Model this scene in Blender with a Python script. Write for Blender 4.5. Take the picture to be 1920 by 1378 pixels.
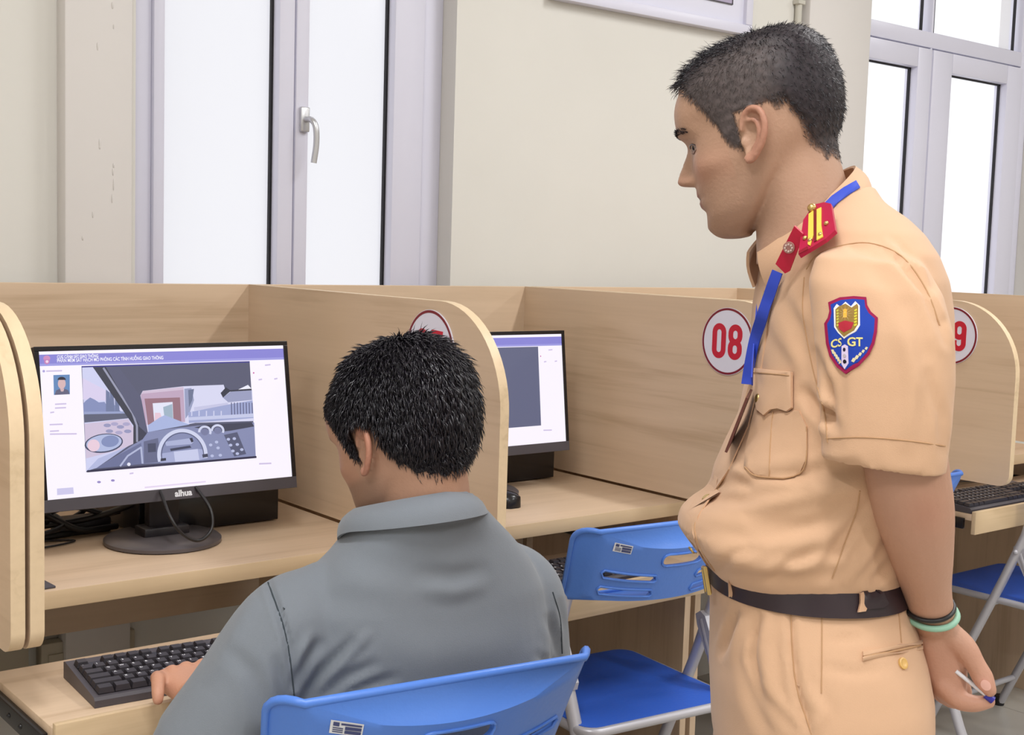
import bpy, bmesh, math, random
import numpy as np
from mathutils import Vector, Matrix
from mathutils.geometry import delaunay_2d_cdt
from mathutils.bvhtree import BVHTree

for o in list(bpy.data.objects): bpy.data.objects.remove(o)
scene = bpy.context.scene
COL = scene.collection
rng = random.Random(7)
nrg = np.random.default_rng(7)

# ------------------------------------------------------------------ camera
FPX = 2410.4
CAMP = np.array([0.0, 0.0, 1.35])
YAW, PITCH, ROLL = 0.6767, -0.0917, 0.0307
_f = np.array([math.sin(YAW)*math.cos(PITCH), math.cos(YAW)*math.cos(PITCH), math.sin(PITCH)])
_r0 = np.array([math.cos(YAW), -math.sin(YAW), 0.0]); _u0 = np.cross(_r0, _f)
CR = _r0*math.cos(ROLL) + _u0*math.sin(ROLL)
CU = -_r0*math.sin(ROLL) + _u0*math.cos(ROLL)
CF = _f
cam_data = bpy.data.cameras.new('camera'); cam = bpy.data.objects.new('camera', cam_data); COL.objects.link(cam)
M = Matrix.Identity(4)
for i in range(3):
    M[i][0], M[i][1], M[i][2], M[i][3] = CR[i], CU[i], -CF[i], CAMP[i]
cam.matrix_world = M
cam_data.sensor_width = 36.0; cam_data.lens = FPX/1920*36.0
cam_data.clip_start = 0.05; cam_data.clip_end = 100
scene.camera = cam

def at(u, v, d):
    "world point d metres in front of the lens along the ray of a 1920x1378 pixel"
    return CAMP + (CF + CR*(u-960)/FPX - CU*(v-689)/FPX)*d
def ray(u, v): return CF + CR*(u-960)/FPX - CU*(v-689)/FPX
def on_y(u, v, Y): q = ray(u, v); return CAMP + q*(Y/q[1])

# ------------------------------------------------------------------ world, light, exposure
world = bpy.data.worlds.new('world'); scene.world = world; world.use_nodes = True
bg = world.node_tree.nodes['Background']
bg.inputs[0].default_value = (0.985, 0.985, 1.0, 1); bg.inputs[1].default_value = 1.32
scene.view_settings.view_transform = 'Standard'
try: scene.view_settings.look = 'None'
except Exception: pass
scene.view_settings.exposure = 0.0; scene.view_settings.gamma = 1.0
scene.view_settings.use_curve_mapping = False
CEIL = 3.1
LAMPS = [  # x, y, power : recessed ceiling panels of the room
    (2.75, 1.0, 30), (0.25, 0.6, 32), (0.25, -1.6, 32), (2.75, -1.4, 34), (5.0, 1.0, 20), (5.0, -1.4, 26), (-1.6, -0.3, 38)]

# ------------------------------------------------------------------ materials
def lin(c):
    c = c/255.0
    return c/12.92 if c <= 0.04045 else ((c+0.055)/1.055)**2.4
def rgb(r, g, b): return (lin(r), lin(g), lin(b), 1.0)
MATS = {}
def mat(name, col, rough=0.5, metal=0.0, spec=0.5, noise=None, bump=None, sheen=0.0, coat=0.0):
    """principled material; noise=(scale, amount, (sx,sy,sz)) mottles the colour, bump=(scale, strength, (sx,sy,sz)) adds relief"""
    m = bpy.data.materials.new(name); m.use_nodes = True; nt = m.node_tree; b = nt.nodes['Principled BSDF']
    b.inputs['Base Color'].default_value = col; b.inputs['Roughness'].default_value = rough
    b.inputs['Metallic'].default_value = metal; b.inputs['Specular IOR Level'].default_value = spec
    if sheen: b.inputs['Sheen Weight'].default_value = sheen
    if coat: b.inputs['Coat Weight'].default_value = coat
    tc = nt.nodes.new('ShaderNodeTexCoord')
    def tex(sc, st):
        mp = nt.nodes.new('ShaderNodeMapping'); mp.inputs['Scale'].default_value = st
        nt.links.new(tc.outputs['Object'], mp.inputs['Vector'])
        n = nt.nodes.new('ShaderNodeTexNoise'); n.inputs['Scale'].default_value = sc; n.inputs['Detail'].default_value = 5
        nt.links.new(mp.outputs['Vector'], n.inputs['Vector']); return n
    if noise:
        n = tex(noise[0], noise[2]); r_ = nt.nodes.new('ShaderNodeValToRGB')
        a = noise[1]
        r_.color_ramp.elements[0].position = 0.3; r_.color_ramp.elements[1].position = 0.72
        r_.color_ramp.elements[0].color = tuple(c*(1-a) for c in col[:3])+(1,)
        r_.color_ramp.elements[1].color = tuple(min(1, c*(1+a)) for c in col[:3])+(1,)
        nt.links.new(n.outputs['Fac'], r_.inputs['Fac']); nt.links.new(r_.outputs['Color'], b.inputs['Base Color'])
    if bump:
        n = tex(bump[0], bump[2]); bp = nt.nodes.new('ShaderNodeBump'); bp.inputs['Strength'].default_value = bump[1]
        bp.inputs['Distance'].default_value = 0.01
        nt.links.new(n.outputs['Fac'], bp.inputs['Height']); nt.links.new(bp.outputs['Normal'], b.inputs['Normal'])
    MATS[name] = m
    return m
def wood(name, axis, col=(208, 182, 154)):
    m = bpy.data.materials.new(name); m.use_nodes = True; nt = m.node_tree; b = nt.nodes['Principled BSDF']
    b.inputs['Roughness'].default_value = 0.42; b.inputs['Specular IOR Level'].default_value = 0.35
    tc = nt.nodes.new('ShaderNodeTexCoord'); L = nt.links
    def noise(scale, st, detail):
        mp = nt.nodes.new('ShaderNodeMapping'); mp.inputs['Scale'].default_value = st
        L.new(tc.outputs['Object'], mp.inputs['Vector'])
        n = nt.nodes.new('ShaderNodeTexNoise'); n.inputs['Scale'].default_value = scale; n.inputs['Detail'].default_value = detail
        n.inputs['Distortion'].default_value = 0.6
        L.new(mp.outputs['Vector'], n.inputs['Vector']); return n
    st1 = [14, 14, 14]; st1[axis] = 1.4
    st2 = [90, 90, 90]; st2[axis] = 3.0
    n1 = noise(1.0, st1, 4); n2 = noise(1.0, st2, 3)
    mx = nt.nodes.new('ShaderNodeMath'); mx.operation = 'MULTIPLY_ADD'; mx.inputs[1].default_value = 0.3
    L.new(n2.outputs['Fac'], mx.inputs[0])
    m2 = nt.nodes.new('ShaderNodeMath'); m2.operation = 'MULTIPLY'; m2.inputs[1].default_value = 0.72
    L.new(n1.outputs['Fac'], m2.inputs[0]); L.new(m2.outputs[0], mx.inputs[2])
    r_ = nt.nodes.new('ShaderNodeValToRGB'); cr = r_.color_ramp
    cr.elements[0].position = 0.33; cr.elements[1].position = 0.66
    cr.elements[0].color = rgb(col[0]-17, col[1]-18, col[2]-19); cr.elements[1].color = rgb(col[0]+7, col[1]+7, col[2]+7)
    e = cr.elements.new(0.47); e.color = rgb(*col)
    L.new(mx.outputs[0], r_.inputs['Fac']); L.new(r_.outputs['Color'], b.inputs['Base Color'])
    MATS[name] = m; return m
wood('oak_x', 0); wood('oak_y', 1); wood('oak_z', 2)
wood('oak_edge', 1, (222, 197, 162)); wood('oak_edge_x', 0, (212, 186, 150))
mat('wall_paint', rgb(220, 217, 210), 0.6, noise=(2.2, 0.025, (1, 1, 1)), bump=(14, 0.05, (1, 1, 1)))
mat('pilaster_paint', rgb(216, 211, 207), 0.55, bump=(9, 0.06, (1, 1, 1)))
mat('ceiling_paint', rgb(240, 240, 238), 0.8)
mat('floor_tile', rgb(190, 184, 174), 0.22, noise=(3, 0.05, (1, 1, 1)))
mat('tile_joint', rgb(150, 146, 138), 0.7)
mat('upvc', rgb(218, 217, 232), 0.35, noise=(1.5, 0.02, (1, 1, 1)))
mat('gasket', rgb(22, 20, 24), 0.6)
mat('metal_handle', rgb(205, 205, 208), 0.3, 0.7)
mat('black_plastic', rgb(34, 31, 36), 0.42)
mat('black_gloss', rgb(20, 18, 22), 0.25)
mat('dark_grey_plastic', rgb(74, 70, 76), 0.45)
mat('base_plastic', rgb(92, 86, 88), 0.33)
mat('key_plastic', rgb(48, 45, 50), 0.4)
mat('key_print', rgb(226, 226, 232), 0.5)
mat('cable_black', rgb(26, 24, 26), 0.4)
mat('cable_grey', rgb(150, 146, 148), 0.4)
mat('chair_blue', rgb(84, 132, 220), 0.36, spec=0.5, bump=(140, 0.05, (1, 1, 1)))
mat('seat_blue', rgb(50, 100, 206), 0.42, bump=(120, 0.08, (1, 1, 1)))
mat('chair_steel', rgb(186, 184, 190), 0.34, 0.25)
mat('label_white', rgb(232, 234, 240), 0.4)
mat('label_ink', rgb(64, 72, 120), 0.5)
mat('sign_white', rgb(222, 220, 234), 0.3)
mat('sign_red', rgb(196, 22, 48), 0.35)
mat('sign_dark_red', rgb(122, 16, 34), 0.35)
mat('board_purple', rgb(172, 160, 186), 0.3)
mat('conduit', rgb(196, 192, 180), 0.4)
mat('outlet', rgb(190, 180, 160), 0.5)
mat('lamp_housing', rgb(235, 235, 235), 0.5)
m = mat('lamp_diffuser', rgb(255, 255, 255), 0.5)
m.node_tree.nodes['Principled BSDF'].inputs['Emission Color'].default_value = (1, 0.96, 0.9, 1)
m.node_tree.nodes['Principled BSDF'].inputs['Emission Strength'].default_value = 3.0
def glass_mat(name, tint, clear):
    m = bpy.data.materials.new(name); m.use_nodes = True; nt = m.node_tree; nt.nodes.clear()
    out = nt.nodes.new('ShaderNodeOutputMaterial'); mixn = nt.nodes.new('ShaderNodeMixShader'); mixn.inputs[0].default_value = clear
    tr = nt.nodes.new('ShaderNodeBsdfTranslucent'); tr.inputs[0].default_value = tint
    tp = nt.nodes.new('ShaderNodeBsdfTransparent'); tp.inputs[0].default_value = tint
    nt.links.new(tr.outputs[0], mixn.inputs[1]); nt.links.new(tp.outputs[0], mixn.inputs[2])
    gl = nt.nodes.new('ShaderNodeBsdfGlossy'); gl.inputs['Roughness'].default_value = 0.15
    m2 = nt.nodes.new('ShaderNodeMixShader'); m2.inputs[0].default_value = 0.03
    nt.links.new(mixn.outputs[0], m2.inputs[1]); nt.links.new(gl.outputs[0], m2.inputs[2])
    nt.links.new(m2.outputs[0], out.inputs[0]); MATS[name] = m
glass_mat('frosted_glass', (0.86, 0.86, 0.875, 1), 0.25)
glass_mat('clear_glass', (0.97, 0.97, 0.99, 1), 0.85)
def attr_mat(name, rough=0.5, spec=0.4, emit=None, sss=0.0, bump=None):
    "colour from the mesh attribute Col (print, skin tones)"
    m = bpy.data.materials.new(name); m.use_nodes = True; nt = m.node_tree; b = nt.nodes['Principled BSDF']
    a = nt.nodes.new('ShaderNodeVertexColor'); a.layer_name = 'Col'
    if emit is not None:
        nt.links.new(a.outputs['Color'], b.inputs['Emission Color']); b.inputs['Emission Strength'].default_value = emit
        b.inputs['Base Color'].default_value = (0.01, 0.01, 0.012, 1); b.inputs['Roughness'].default_value = 0.4
    else:
        nt.links.new(a.outputs['Color'], b.inputs['Base Color']); b.inputs['Roughness'].default_value = rough
    b.inputs['Specular IOR Level'].default_value = spec
    if sss:
        b.inputs['Subsurface Weight'].default_value = sss; b.inputs['Subsurface Radius'].default_value = (0.012, 0.005, 0.003)
        b.inputs['Subsurface Scale'].default_value = 1.0
    if bump:
        tc = nt.nodes.new('ShaderNodeTexCoord'); n = nt.nodes.new('ShaderNodeTexNoise'); n.inputs['Scale'].default_value = bump[0]
        nt.links.new(tc.outputs['Object'], n.inputs['Vector']); bp = nt.nodes.new('ShaderNodeBump'); bp.inputs['Strength'].default_value = bump[1]
        bp.inputs['Distance'].default_value = 0.004
        nt.links.new(n.outputs['Fac'], bp.inputs['Height']); nt.links.new(bp.outputs['Normal'], b.inputs['Normal'])
    MATS[name] = m; return m
attr_mat('screen_image', emit=1.0)
attr_mat('printed', rough=0.6)
attr_mat('skin', rough=0.48, spec=0.35, bump=(260, 0.12))

# ------------------------------------------------------------------ mesh helpers
class MB:
    def __init__(s): s.v = []; s.f = []; s.c = []      # c: one colour per face (optional)
    def add(s, vs, fs, col=None):
        n = len(s.v); s.v += [tuple(map(float, p)) for p in vs]; s.f += [tuple(n+i for i in f) for f in fs]
        s.c += [col]*len(fs); return s
    def box(s, x0, x1, y0, y1, z0, z1, bev=0.0, col=None):
        if bev <= 0:
            vs = [(x, y, z) for x in (x0, x1) for y in (y0, y1) for z in (z0, z1)]
            fs = [(0, 1, 3, 2), (4, 6, 7, 5), (0, 4, 5, 1), (2, 3, 7, 6), (0, 2, 6, 4), (1, 5, 7, 3)]
            return s.add(vs, fs, col)
        b = bmesh.new(); bmesh.ops.create_cube(b, size=1.0)
        for v in b.verts: v.co = Vector(((x0+x1)/2+v.co.x*(x1-x0), (y0+y1)/2+v.co.y*(y1-y0), (z0+z1)/2+v.co.z*(z1-z0)))
        bmesh.ops.bevel(b, geom=b.edges[:], offset=bev, segments=2, profile=0.5, affect='EDGES')
        return s.addbm(b, col)
    def addbm(s, b, col=None):
        b.verts.index_update(); s.add([v.co[:] for v in b.verts], [tuple(v.index for v in f.verts) for f in b.faces], col); b.free(); return s
    def prism(s, pts, a, b, axis='x', col=None):
        "2D outline extruded along an axis; pts are the other two coordinates in order"
        n = len(pts)
        def P(p, t): return (t, p[0], p[1]) if axis == 'x' else ((p[0], t, p[1]) if axis == 'y' else (p[0], p[1], t))
        vs = [P(p, a) for p in pts]+[P(p, b) for p in pts]
        fs = [tuple(range(n)), tuple(range(2*n-1, n-1, -1))]+[(i, n+i, n+(i+1) % n, (i+1) % n) for i in range(n)]
        return s.add(vs, fs, col)
    def tube(s, path, r, n=12, cap=True, closed=False, flat=1.0, col=None):
        P = [np.array(p, float) for p in path]; k = len(P)
        rs = [r]*k if np.isscalar(r) else list(r)
        T = []
        for i in range(k):
            a = P[(i-1) % k] if (closed or i > 0) else P[i]; b = P[(i+1) % k] if (closed or i < k-1) else P[i]
            t = b-a; T.append(t/(np.linalg.norm(t)+1e-12))
        ref = np.array([0, 0, 1.0]) if abs(T[0][2]) < 0.9 else np.array([1.0, 0, 0])
        N = np.cross(T[0], ref); N /= np.linalg.norm(N)
        vs = []
        for i in range(k):
            N = N-T[i]*np.dot(N, T[i]); N /= (np.linalg.norm(N)+1e-12); B = np.cross(T[i], N)
            for j in range(n):
                a = 2*math.pi*j/n; vs.append(P[i]+(N*math.cos(a)+B*math.sin(a)*flat)*rs[i])
        fs = []
        for i in range(k if closed else k-1):
            i2 = (i+1) % k
            for j in range(n): fs.append((i*n+j, i*n+(j+1) % n, i2*n+(j+1) % n, i2*n+j))
        if cap and not closed: fs += [tuple(range(n-1, -1, -1)), tuple(range((k-1)*n, k*n))]
        return s.add(vs, fs, col)
    def ribbon(s, path, wdir, w, th, col=None):
        "flat strap: path with a width direction per point, width w, thickness th"
        P = [np.array(p, float) for p in path]; k = len(P)
        W = [np.array(q, float) for q in (wdir if isinstance(wdir, list) else [wdir]*k)]
        vs = []
        for i in range(k):
            t = P[min(i+1, k-1)]-P[max(i-1, 0)]; t /= np.linalg.norm(t)
            q = W[i]-t*np.dot(W[i], t); q /= np.linalg.norm(q); nn = np.cross(t, q)
            vs += [P[i]-q*w/2-nn*th/2, P[i]+q*w/2-nn*th/2, P[i]+q*w/2+nn*th/2, P[i]-q*w/2+nn*th/2]
        fs = []
        for i in range(k-1):
            for j in range(4): fs.append((i*4+j, i*4+(j+1) % 4, i*4+4+(j+1) % 4, i*4+4+j))
        fs += [(3, 2, 1, 0), ((k-1)*4, (k-1)*4+1, (k-1)*4+2, (k-1)*4+3)]
        return s.add(vs, fs, col)
    def lathe(s, prof, c, n=32, axis=2, col=None):
        vs = []; k = len(prof)
        for (r, h) in prof:
            for j in range(n):
                a = 2*math.pi*j/n; p = [c[0], c[1], c[2]]
                o = [i for i in range(3) if i != axis]; p[o[0]] += r*math.cos(a); p[o[1]] += r*math.sin(a); p[axis] += h; vs.append(p)
        fs = [(i*n+j, i*n+(j+1) % n, (i+1)*n+(j+1) % n, (i+1)*n+j) for i in range(k-1) for j in range(n)]
        fs += [tuple(range(n-1, -1, -1)), tuple(range((k-1)*n, k*n))]
        return s.add(vs, fs, col)
    def ball(s, c, r, n=12, m=8, col=None):
        r = (r, r, r) if np.isscalar(r) else r
        vs = [(c[0], c[1], c[2]-r[2])]
        for i in range(1, m):
            t = math.pi*i/m
            for j in range(n):
                a = 2*math.pi*j/n; vs.append((c[0]+r[0]*math.sin(t)*math.cos(a), c[1]+r[1]*math.sin(t)*math.sin(a), c[2]-r[2]*math.cos(t)))
        vs.append((c[0], c[1], c[2]+r[2])); fs = [(0, 1+(j+1) % n, 1+j) for j in range(n)]
        for i in range(m-2):
            for j in range(n): fs.append((1+i*n+j, 1+i*n+(j+1) % n, 1+(i+1)*n+(j+1) % n, 1+(i+1)*n+j))
        k = 1+(m-2)*n; fs += [(k+j, k+(j+1) % n, len(vs)-1) for j in range(n)]
        return s.add(vs, fs, col)
    def loft(s, rings, cap=True, col=None):
        n = len(rings[0]); vs = [p for r_ in rings for p in r_]; k = len(rings)
        fs = [(i*n+j, i*n+(j+1) % n, (i+1)*n+(j+1) % n, (i+1)*n+j) for i in range(k-1) for j in range(n)]
        if cap: fs += [tuple(range(n-1, -1, -1)), tuple(range((k-1)*n, k*n))]
        return s.add(vs, fs, col)
    def mesh(s, name):
        me = bpy.data.meshes.new(name); me.from_pydata(s.v, [], s.f)
        if any(c is not None for c in s.c):
            a = me.color_attributes.new('Col', 'FLOAT_COLOR', 'CORNER')
            buf = []
            for p, c in zip(me.polygons, s.c): buf += list(c or (0.5, 0.5, 0.5, 1))*p.loop_total
            a.data.foreach_set('color', buf)
        b = bmesh.new(); b.from_mesh(me); bmesh.ops.recalc_face_normals(b, faces=b.faces[:]); b.to_mesh(me); b.free()
        me.update(); return me
    def build(s, name, m, parent=None, smooth=None, loc=None):
        return link(name, s.mesh(name), m, parent, smooth, loc)
def link(name, me, m=None, parent=None, smooth=None, loc=None):
    o = bpy.data.objects.new(name, me); COL.objects.link(o)
    if m is not None and me is not None and not me.materials: me.materials.append(MATS[m] if isinstance(m, str) else m)
    if smooth is not None and me is not None:
        me.polygons.foreach_set('use_smooth', [True]*len(me.polygons))
        if smooth < 180:
            try: me.set_sharp_from_angle(angle=math.radians(smooth))
            except Exception: pass
    if parent is not None: o.parent = parent
    if loc is not None: o.location = loc
    return o
def tag(o, label=None, cat=None, group=None, kind=None):
    if label: o['label'] = label
    if cat: o['category'] = cat
    if group: o['group'] = group
    if kind: o['kind'] = kind
    return o
def empty(name, loc=(0, 0, 0), rz=0.0):
    o = bpy.data.objects.new(name, None); COL.objects.link(o); o.location = loc; o.rotation_euler = (0, 0, rz)
    o.empty_display_size = 0.05; return o
def copy_tree(o, parent=None):
    c = o.copy(); COL.objects.link(c); c.parent = parent
    for ch in list(o.children): copy_tree(ch, c)
    return c
def struct(name, mb, m, parent=None, smooth=None):
    o = mb.build(name, m, parent, smooth)
    if parent is None: o['kind'] = 'structure'
    return o
def arc(cx, cy, r, a0, a1, n):
    return [(cx+r*math.cos(math.radians(a0+(a1-a0)*i/n)), cy+r*math.sin(math.radians(a0+(a1-a0)*i/n))) for i in range(n+1)]
def rrect(x0, x1, y0, y1, r, n=5):
    return arc(x1-r, y1-r, r, 0, 90, n)+arc(x0+r, y1-r, r, 90, 180, n)+arc(x0+r, y0+r, r, 180, 270, n)+arc(x1-r, y0+r, r, 270, 360, n)
def catmull(pts, n=8):
    P = [np.array(p, float) for p in pts]; P = [2*P[0]-P[1]]+P+[2*P[-1]-P[-2]]; out = []
    for i in range(1, len(P)-2):
        for k in range(n):
            t = k/n; a, b, c, d = P[i-1], P[i], P[i+1], P[i+2]
            out.append(0.5*((2*b)+(-a+c)*t+(2*a-5*b+4*c-d)*t*t+(-a+3*b-3*c+d)*t**3))
    out.append(P[-2]); return out
def interp(x, xs, ys):
    "smooth monotone-ish interpolation table"
    xs = np.array(xs, float); ys = np.array(ys, float); o = np.argsort(xs); xs, ys = xs[o], ys[o]
    h = np.diff(xs); dl = np.diff(ys)/h; m_ = np.zeros(len(xs)); m_[0] = dl[0]; m_[-1] = dl[-1]
    for i in range(1, len(xs)-1):
        m_[i] = 0 if dl[i-1]*dl[i] <= 0 else 2*dl[i-1]*dl[i]/(dl[i-1]+dl[i])
    x = np.clip(np.asarray(x, float), xs[0], xs[-1]); k = np.clip(np.searchsorted(xs, x)-1, 0, len(h)-1)
    t = (x-xs[k])/h[k]
    return (2*t**3-3*t**2+1)*ys[k]+(t**3-2*t**2+t)*h[k]*m_[k]+(-2*t**3+3*t**2)*ys[k+1]+(t**3-t**2)*h[k]*m_[k+1]
def inside(p, poly):
    c = False; n = len(poly); x, y = p
    for i in range(n):
        x1, y1 = poly[i]; x2, y2 = poly[(i+1) % n]
        if (y1 > y) != (y2 > y) and x < (x2-x1)*(y-y1)/(y2-y1+1e-15)+x1: c = not c
    return c
def plate2d(outer, holes=(), grid=0.02):
    "triangulated flat plate with holes, filled with grid points so that it can be bent"
    vs = []; es = []
    for lp in [outer]+list(holes):
        n0 = len(vs); vs += [Vector(p) for p in lp]; es += [(n0+i, n0+(i+1) % len(lp)) for i in range(len(lp))]
    xs = [p[0] for p in outer]; ys = [p[1] for p in outer]
    nx = max(1, int((max(xs)-min(xs))/grid)); ny = max(1, int((max(ys)-min(ys))/grid))
    for i in range(1, nx):
        for j in range(1, ny):
            p = (min(xs)+(max(xs)-min(xs))*i/nx, min(ys)+(max(ys)-min(ys))*j/ny)
            if inside(p, outer) and not any(inside(p, h) for h in holes): vs.append(Vector(p))
    r_ = delaunay_2d_cdt(vs, es, [], 0, 1e-7)
    V = [(p[0], p[1]) for p in r_[0]]; F = []
    for f in r_[2]:
        c = (sum(V[i][0] for i in f)/len(f), sum(V[i][1] for i in f)/len(f))
        if inside(c, outer) and not any(inside(c, h) for h in holes): F.append(tuple(f))
    return V, F
def solid(V, F, fmap, fmap2, mb, col=None):
    "two bent skins joined along the open edges"
    n = len(V); vs = [fmap(*p) for p in V]+[fmap2(*p) for p in V]
    cnt = {}
    for f in F:
        for i in range(len(f)):
            e = (f[i], f[(i+1) % len(f)]); cnt[e] = cnt.get(e, 0)+1
    fs = [f for f in F]+[tuple(n+i for i in reversed(f)) for f in F]
    for (a, b) in cnt:
        if (b, a) not in cnt: fs.append((b, a, n+a, n+b))
    mb.add(vs, fs, col); return mb
def text_polys(s, size=1.0, bold=0.0, res=3):
    "triangles of a built-in-font text as 2D data"
    cu = bpy.data.curves.new('t', 'FONT'); cu.body = s; cu.size = size; cu.offset = bold; cu.resolution_u = res
    o = bpy.data.objects.new('t', cu); COL.objects.link(o); dg = bpy.context.evaluated_depsgraph_get()
    me = bpy.data.meshes.new_from_object(o.evaluated_get(dg))
    V = [(v.co.x, v.co.y) for v in me.vertices]; F = [tuple(p.vertices) for p in me.polygons]
    bpy.data.objects.remove(o); bpy.data.curves.remove(cu); bpy.data.meshes.remove(me)
    return V, F
def fuse(mb, voxel, smooth_iter=0, fac=0.5):
    "voxel union of overlapping closed shapes -> (verts array, faces)"
    me = bpy.data.meshes.new('tmp'); me.from_pydata(mb.v, [], mb.f)
    b = bmesh.new(); b.from_mesh(me); bmesh.ops.recalc_face_normals(b, faces=b.faces[:]); b.to_mesh(me); b.free()
    o = bpy.data.objects.new('tmp', me); COL.objects.link(o)
    md = o.modifiers.new('r', 'REMESH'); md.mode = 'VOXEL'; md.voxel_size = voxel; md.adaptivity = 0.0
    if smooth_iter:
        sm = o.modifiers.new('s', 'SMOOTH'); sm.factor = fac; sm.iterations = smooth_iter
    dg = bpy.context.evaluated_depsgraph_get(); e = o.evaluated_get(dg); m2 = bpy.data.meshes.new_from_object(e)
    V = np.empty(len(m2.vertices)*3); m2.vertices.foreach_get('co', V); V = V.reshape(-1, 3)
    F = [tuple(p.vertices) for p in m2.polygons]
    bpy.data.objects.remove(o); bpy.data.meshes.remove(me); bpy.data.meshes.remove(m2)
    return V, F
def np_mesh(name, V, F, cols=None):
    me = bpy.data.meshes.new(name); me.from_pydata([tuple(p) for p in V], [], F)
    if cols is not None:
        a = me.color_attributes.new('Col', 'FLOAT_COLOR', 'POINT')
        a.data.foreach_set('color', np.hstack([cols, np.ones((len(cols), 1))]).astype(np.float32).ravel())
    me.update(); return me
def vnormals(V, F):
    V = np.asarray(V); N = np.zeros_like(V)
    q = np.array([f if len(f) == 4 else (f[0], f[1], f[2], f[2]) for f in F])
    n = np.cross(V[q[:, 2]]-V[q[:, 0]], V[q[:, 3]]-V[q[:, 1]])
    tri = q[:, 2] == q[:, 3]
    n[tri] = np.cross(V[q[tri, 1]]-V[q[tri, 0]], V[q[tri, 2]]-V[q[tri, 0]])
    for k in range(4): np.add.at(N, q[:, k], n)
    return N/(np.linalg.norm(N, axis=1, keepdims=True)+1e-12)

# ------------------------------------------------------------------ the room
YW = 2.75                                   # face of the window wall
X0, X1, Y0 = -2.6, 7.2, -3.2
W1 = (1.13, 1.991, 0.95, 2.78)              # openings: x0, x1, z0, z1
W2 = (3.70, 4.86, 0.95, 2.78)
TILE = 0.6
fl = MB(); fl.box(X0, X1, Y0, YW+0.2, -0.1, -0.004)
floor = struct('floor', fl, 'tile_joint')
tm = MB(); tm.box(-TILE/2+0.0015, TILE/2-0.0015, -TILE/2+0.0015, TILE/2-0.0015, -0.004, 0.0, 0.001); tme = tm.mesh('tile')
tme.materials.append(MATS['floor_tile'])
for i in range(5, 9):
    for j in range(4, 10):
        o = link('tile', tme, None, floor); o.location = (X0+TILE*(i+0.5)+0.2, Y0+TILE*(j+0.5), 0)
rest = MB()
for i in range(0, 16):
    for j in range(0, 10):
        if 5 <= i < 9 and 4 <= j < 10: continue
        cx, cy = X0+TILE*(i+0.5)+0.2, Y0+TILE*(j+0.5)
        rest.box(cx-TILE/2+0.0015, cx+TILE/2-0.0015, cy-TILE/2+0.0015, cy+TILE/2-0.0015, -0.004, 0.0)
tag(rest.build('far_tiles', 'floor_tile', floor), kind='stuff')
ce = MB(); ce.box(X0, X1, Y0, YW+0.2, CEIL, CEIL+0.1); struct('ceiling', ce, 'ceiling_paint')
wb = MB()
for (a, b, z0, z1) in ((X0, W1[0], 0, CEIL), (W1[1], W2[0], 0, CEIL), (W2[1], X1, 0, CEIL)): wb.box(a, b, YW, YW+0.2, z0, z1)
for w in (W1, W2): wb.box(w[0], w[1], YW, YW+0.2, 0, w[2]); wb.box(w[0], w[1], YW, YW+0.2, w[3], CEIL)
wall = struct('wall_back', wb, 'wall_paint')
for nm, a in (('wall_left', (X0-0.1, X0, Y0, YW+0.2)), ('wall_right', (X1, X1+0.1, Y0, YW+0.2)), ('wall_front', (X0, X1, Y0-0.1, Y0))):
    m_ = MB(); m_.box(*a, 0, CEIL); struct(nm, m_, 'wall_paint')
pl = MB(); pl.box(0.957, 1.104, 2.70, YW+0.001, 0, CEIL, 0.006); p1 = pl.build('pilaster', 'pilaster_paint', wall, 40)
pl = MB(); pl.box(3.365, 3.69, 2.715, YW+0.001, 0, CEIL, 0.005); pl.build('pilaster', 'pilaster_paint', wall, 40)
for (u_, v_, a, b) in ((187, 268, 4, 9), (187, 276, 3, 4), (213, 310, 3, 5), (212, 322, 3, 8), (213, 346, 2, 12), (210, 372, 2, 9), (174, 402, 3, 7), (155, 446, 3, 5), (211, 10, 4, 7), (183, 87, 3, 8), (213, 50, 2, 5)):
    q = on_y(u_, v_, 2.70); d_ = MB(); d_.ball(q, (a*0.0006, 0.0022, b*0.0011), 8, 6); d_.build('paint_drip', 'pilaster_paint', p1, 180)
cd = MB(); cd.tube([(3.335, YW-0.012, 0.02), (3.335, YW-0.012, CEIL-0.01)], 0.0115, 10); o = cd.build('conduit_pipe', 'conduit', None, 60)
for z in (0.6, 1.4, 2.16, 2.8):
    sd = MB(); sd.box(3.318, 3.352, YW-0.026, YW-0.001, z, z+0.014, 0.002); sd.build('clip', 'conduit', o)
tag(o, 'thin grey conduit pipe running up the wall behind the officer', 'pipe')

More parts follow.
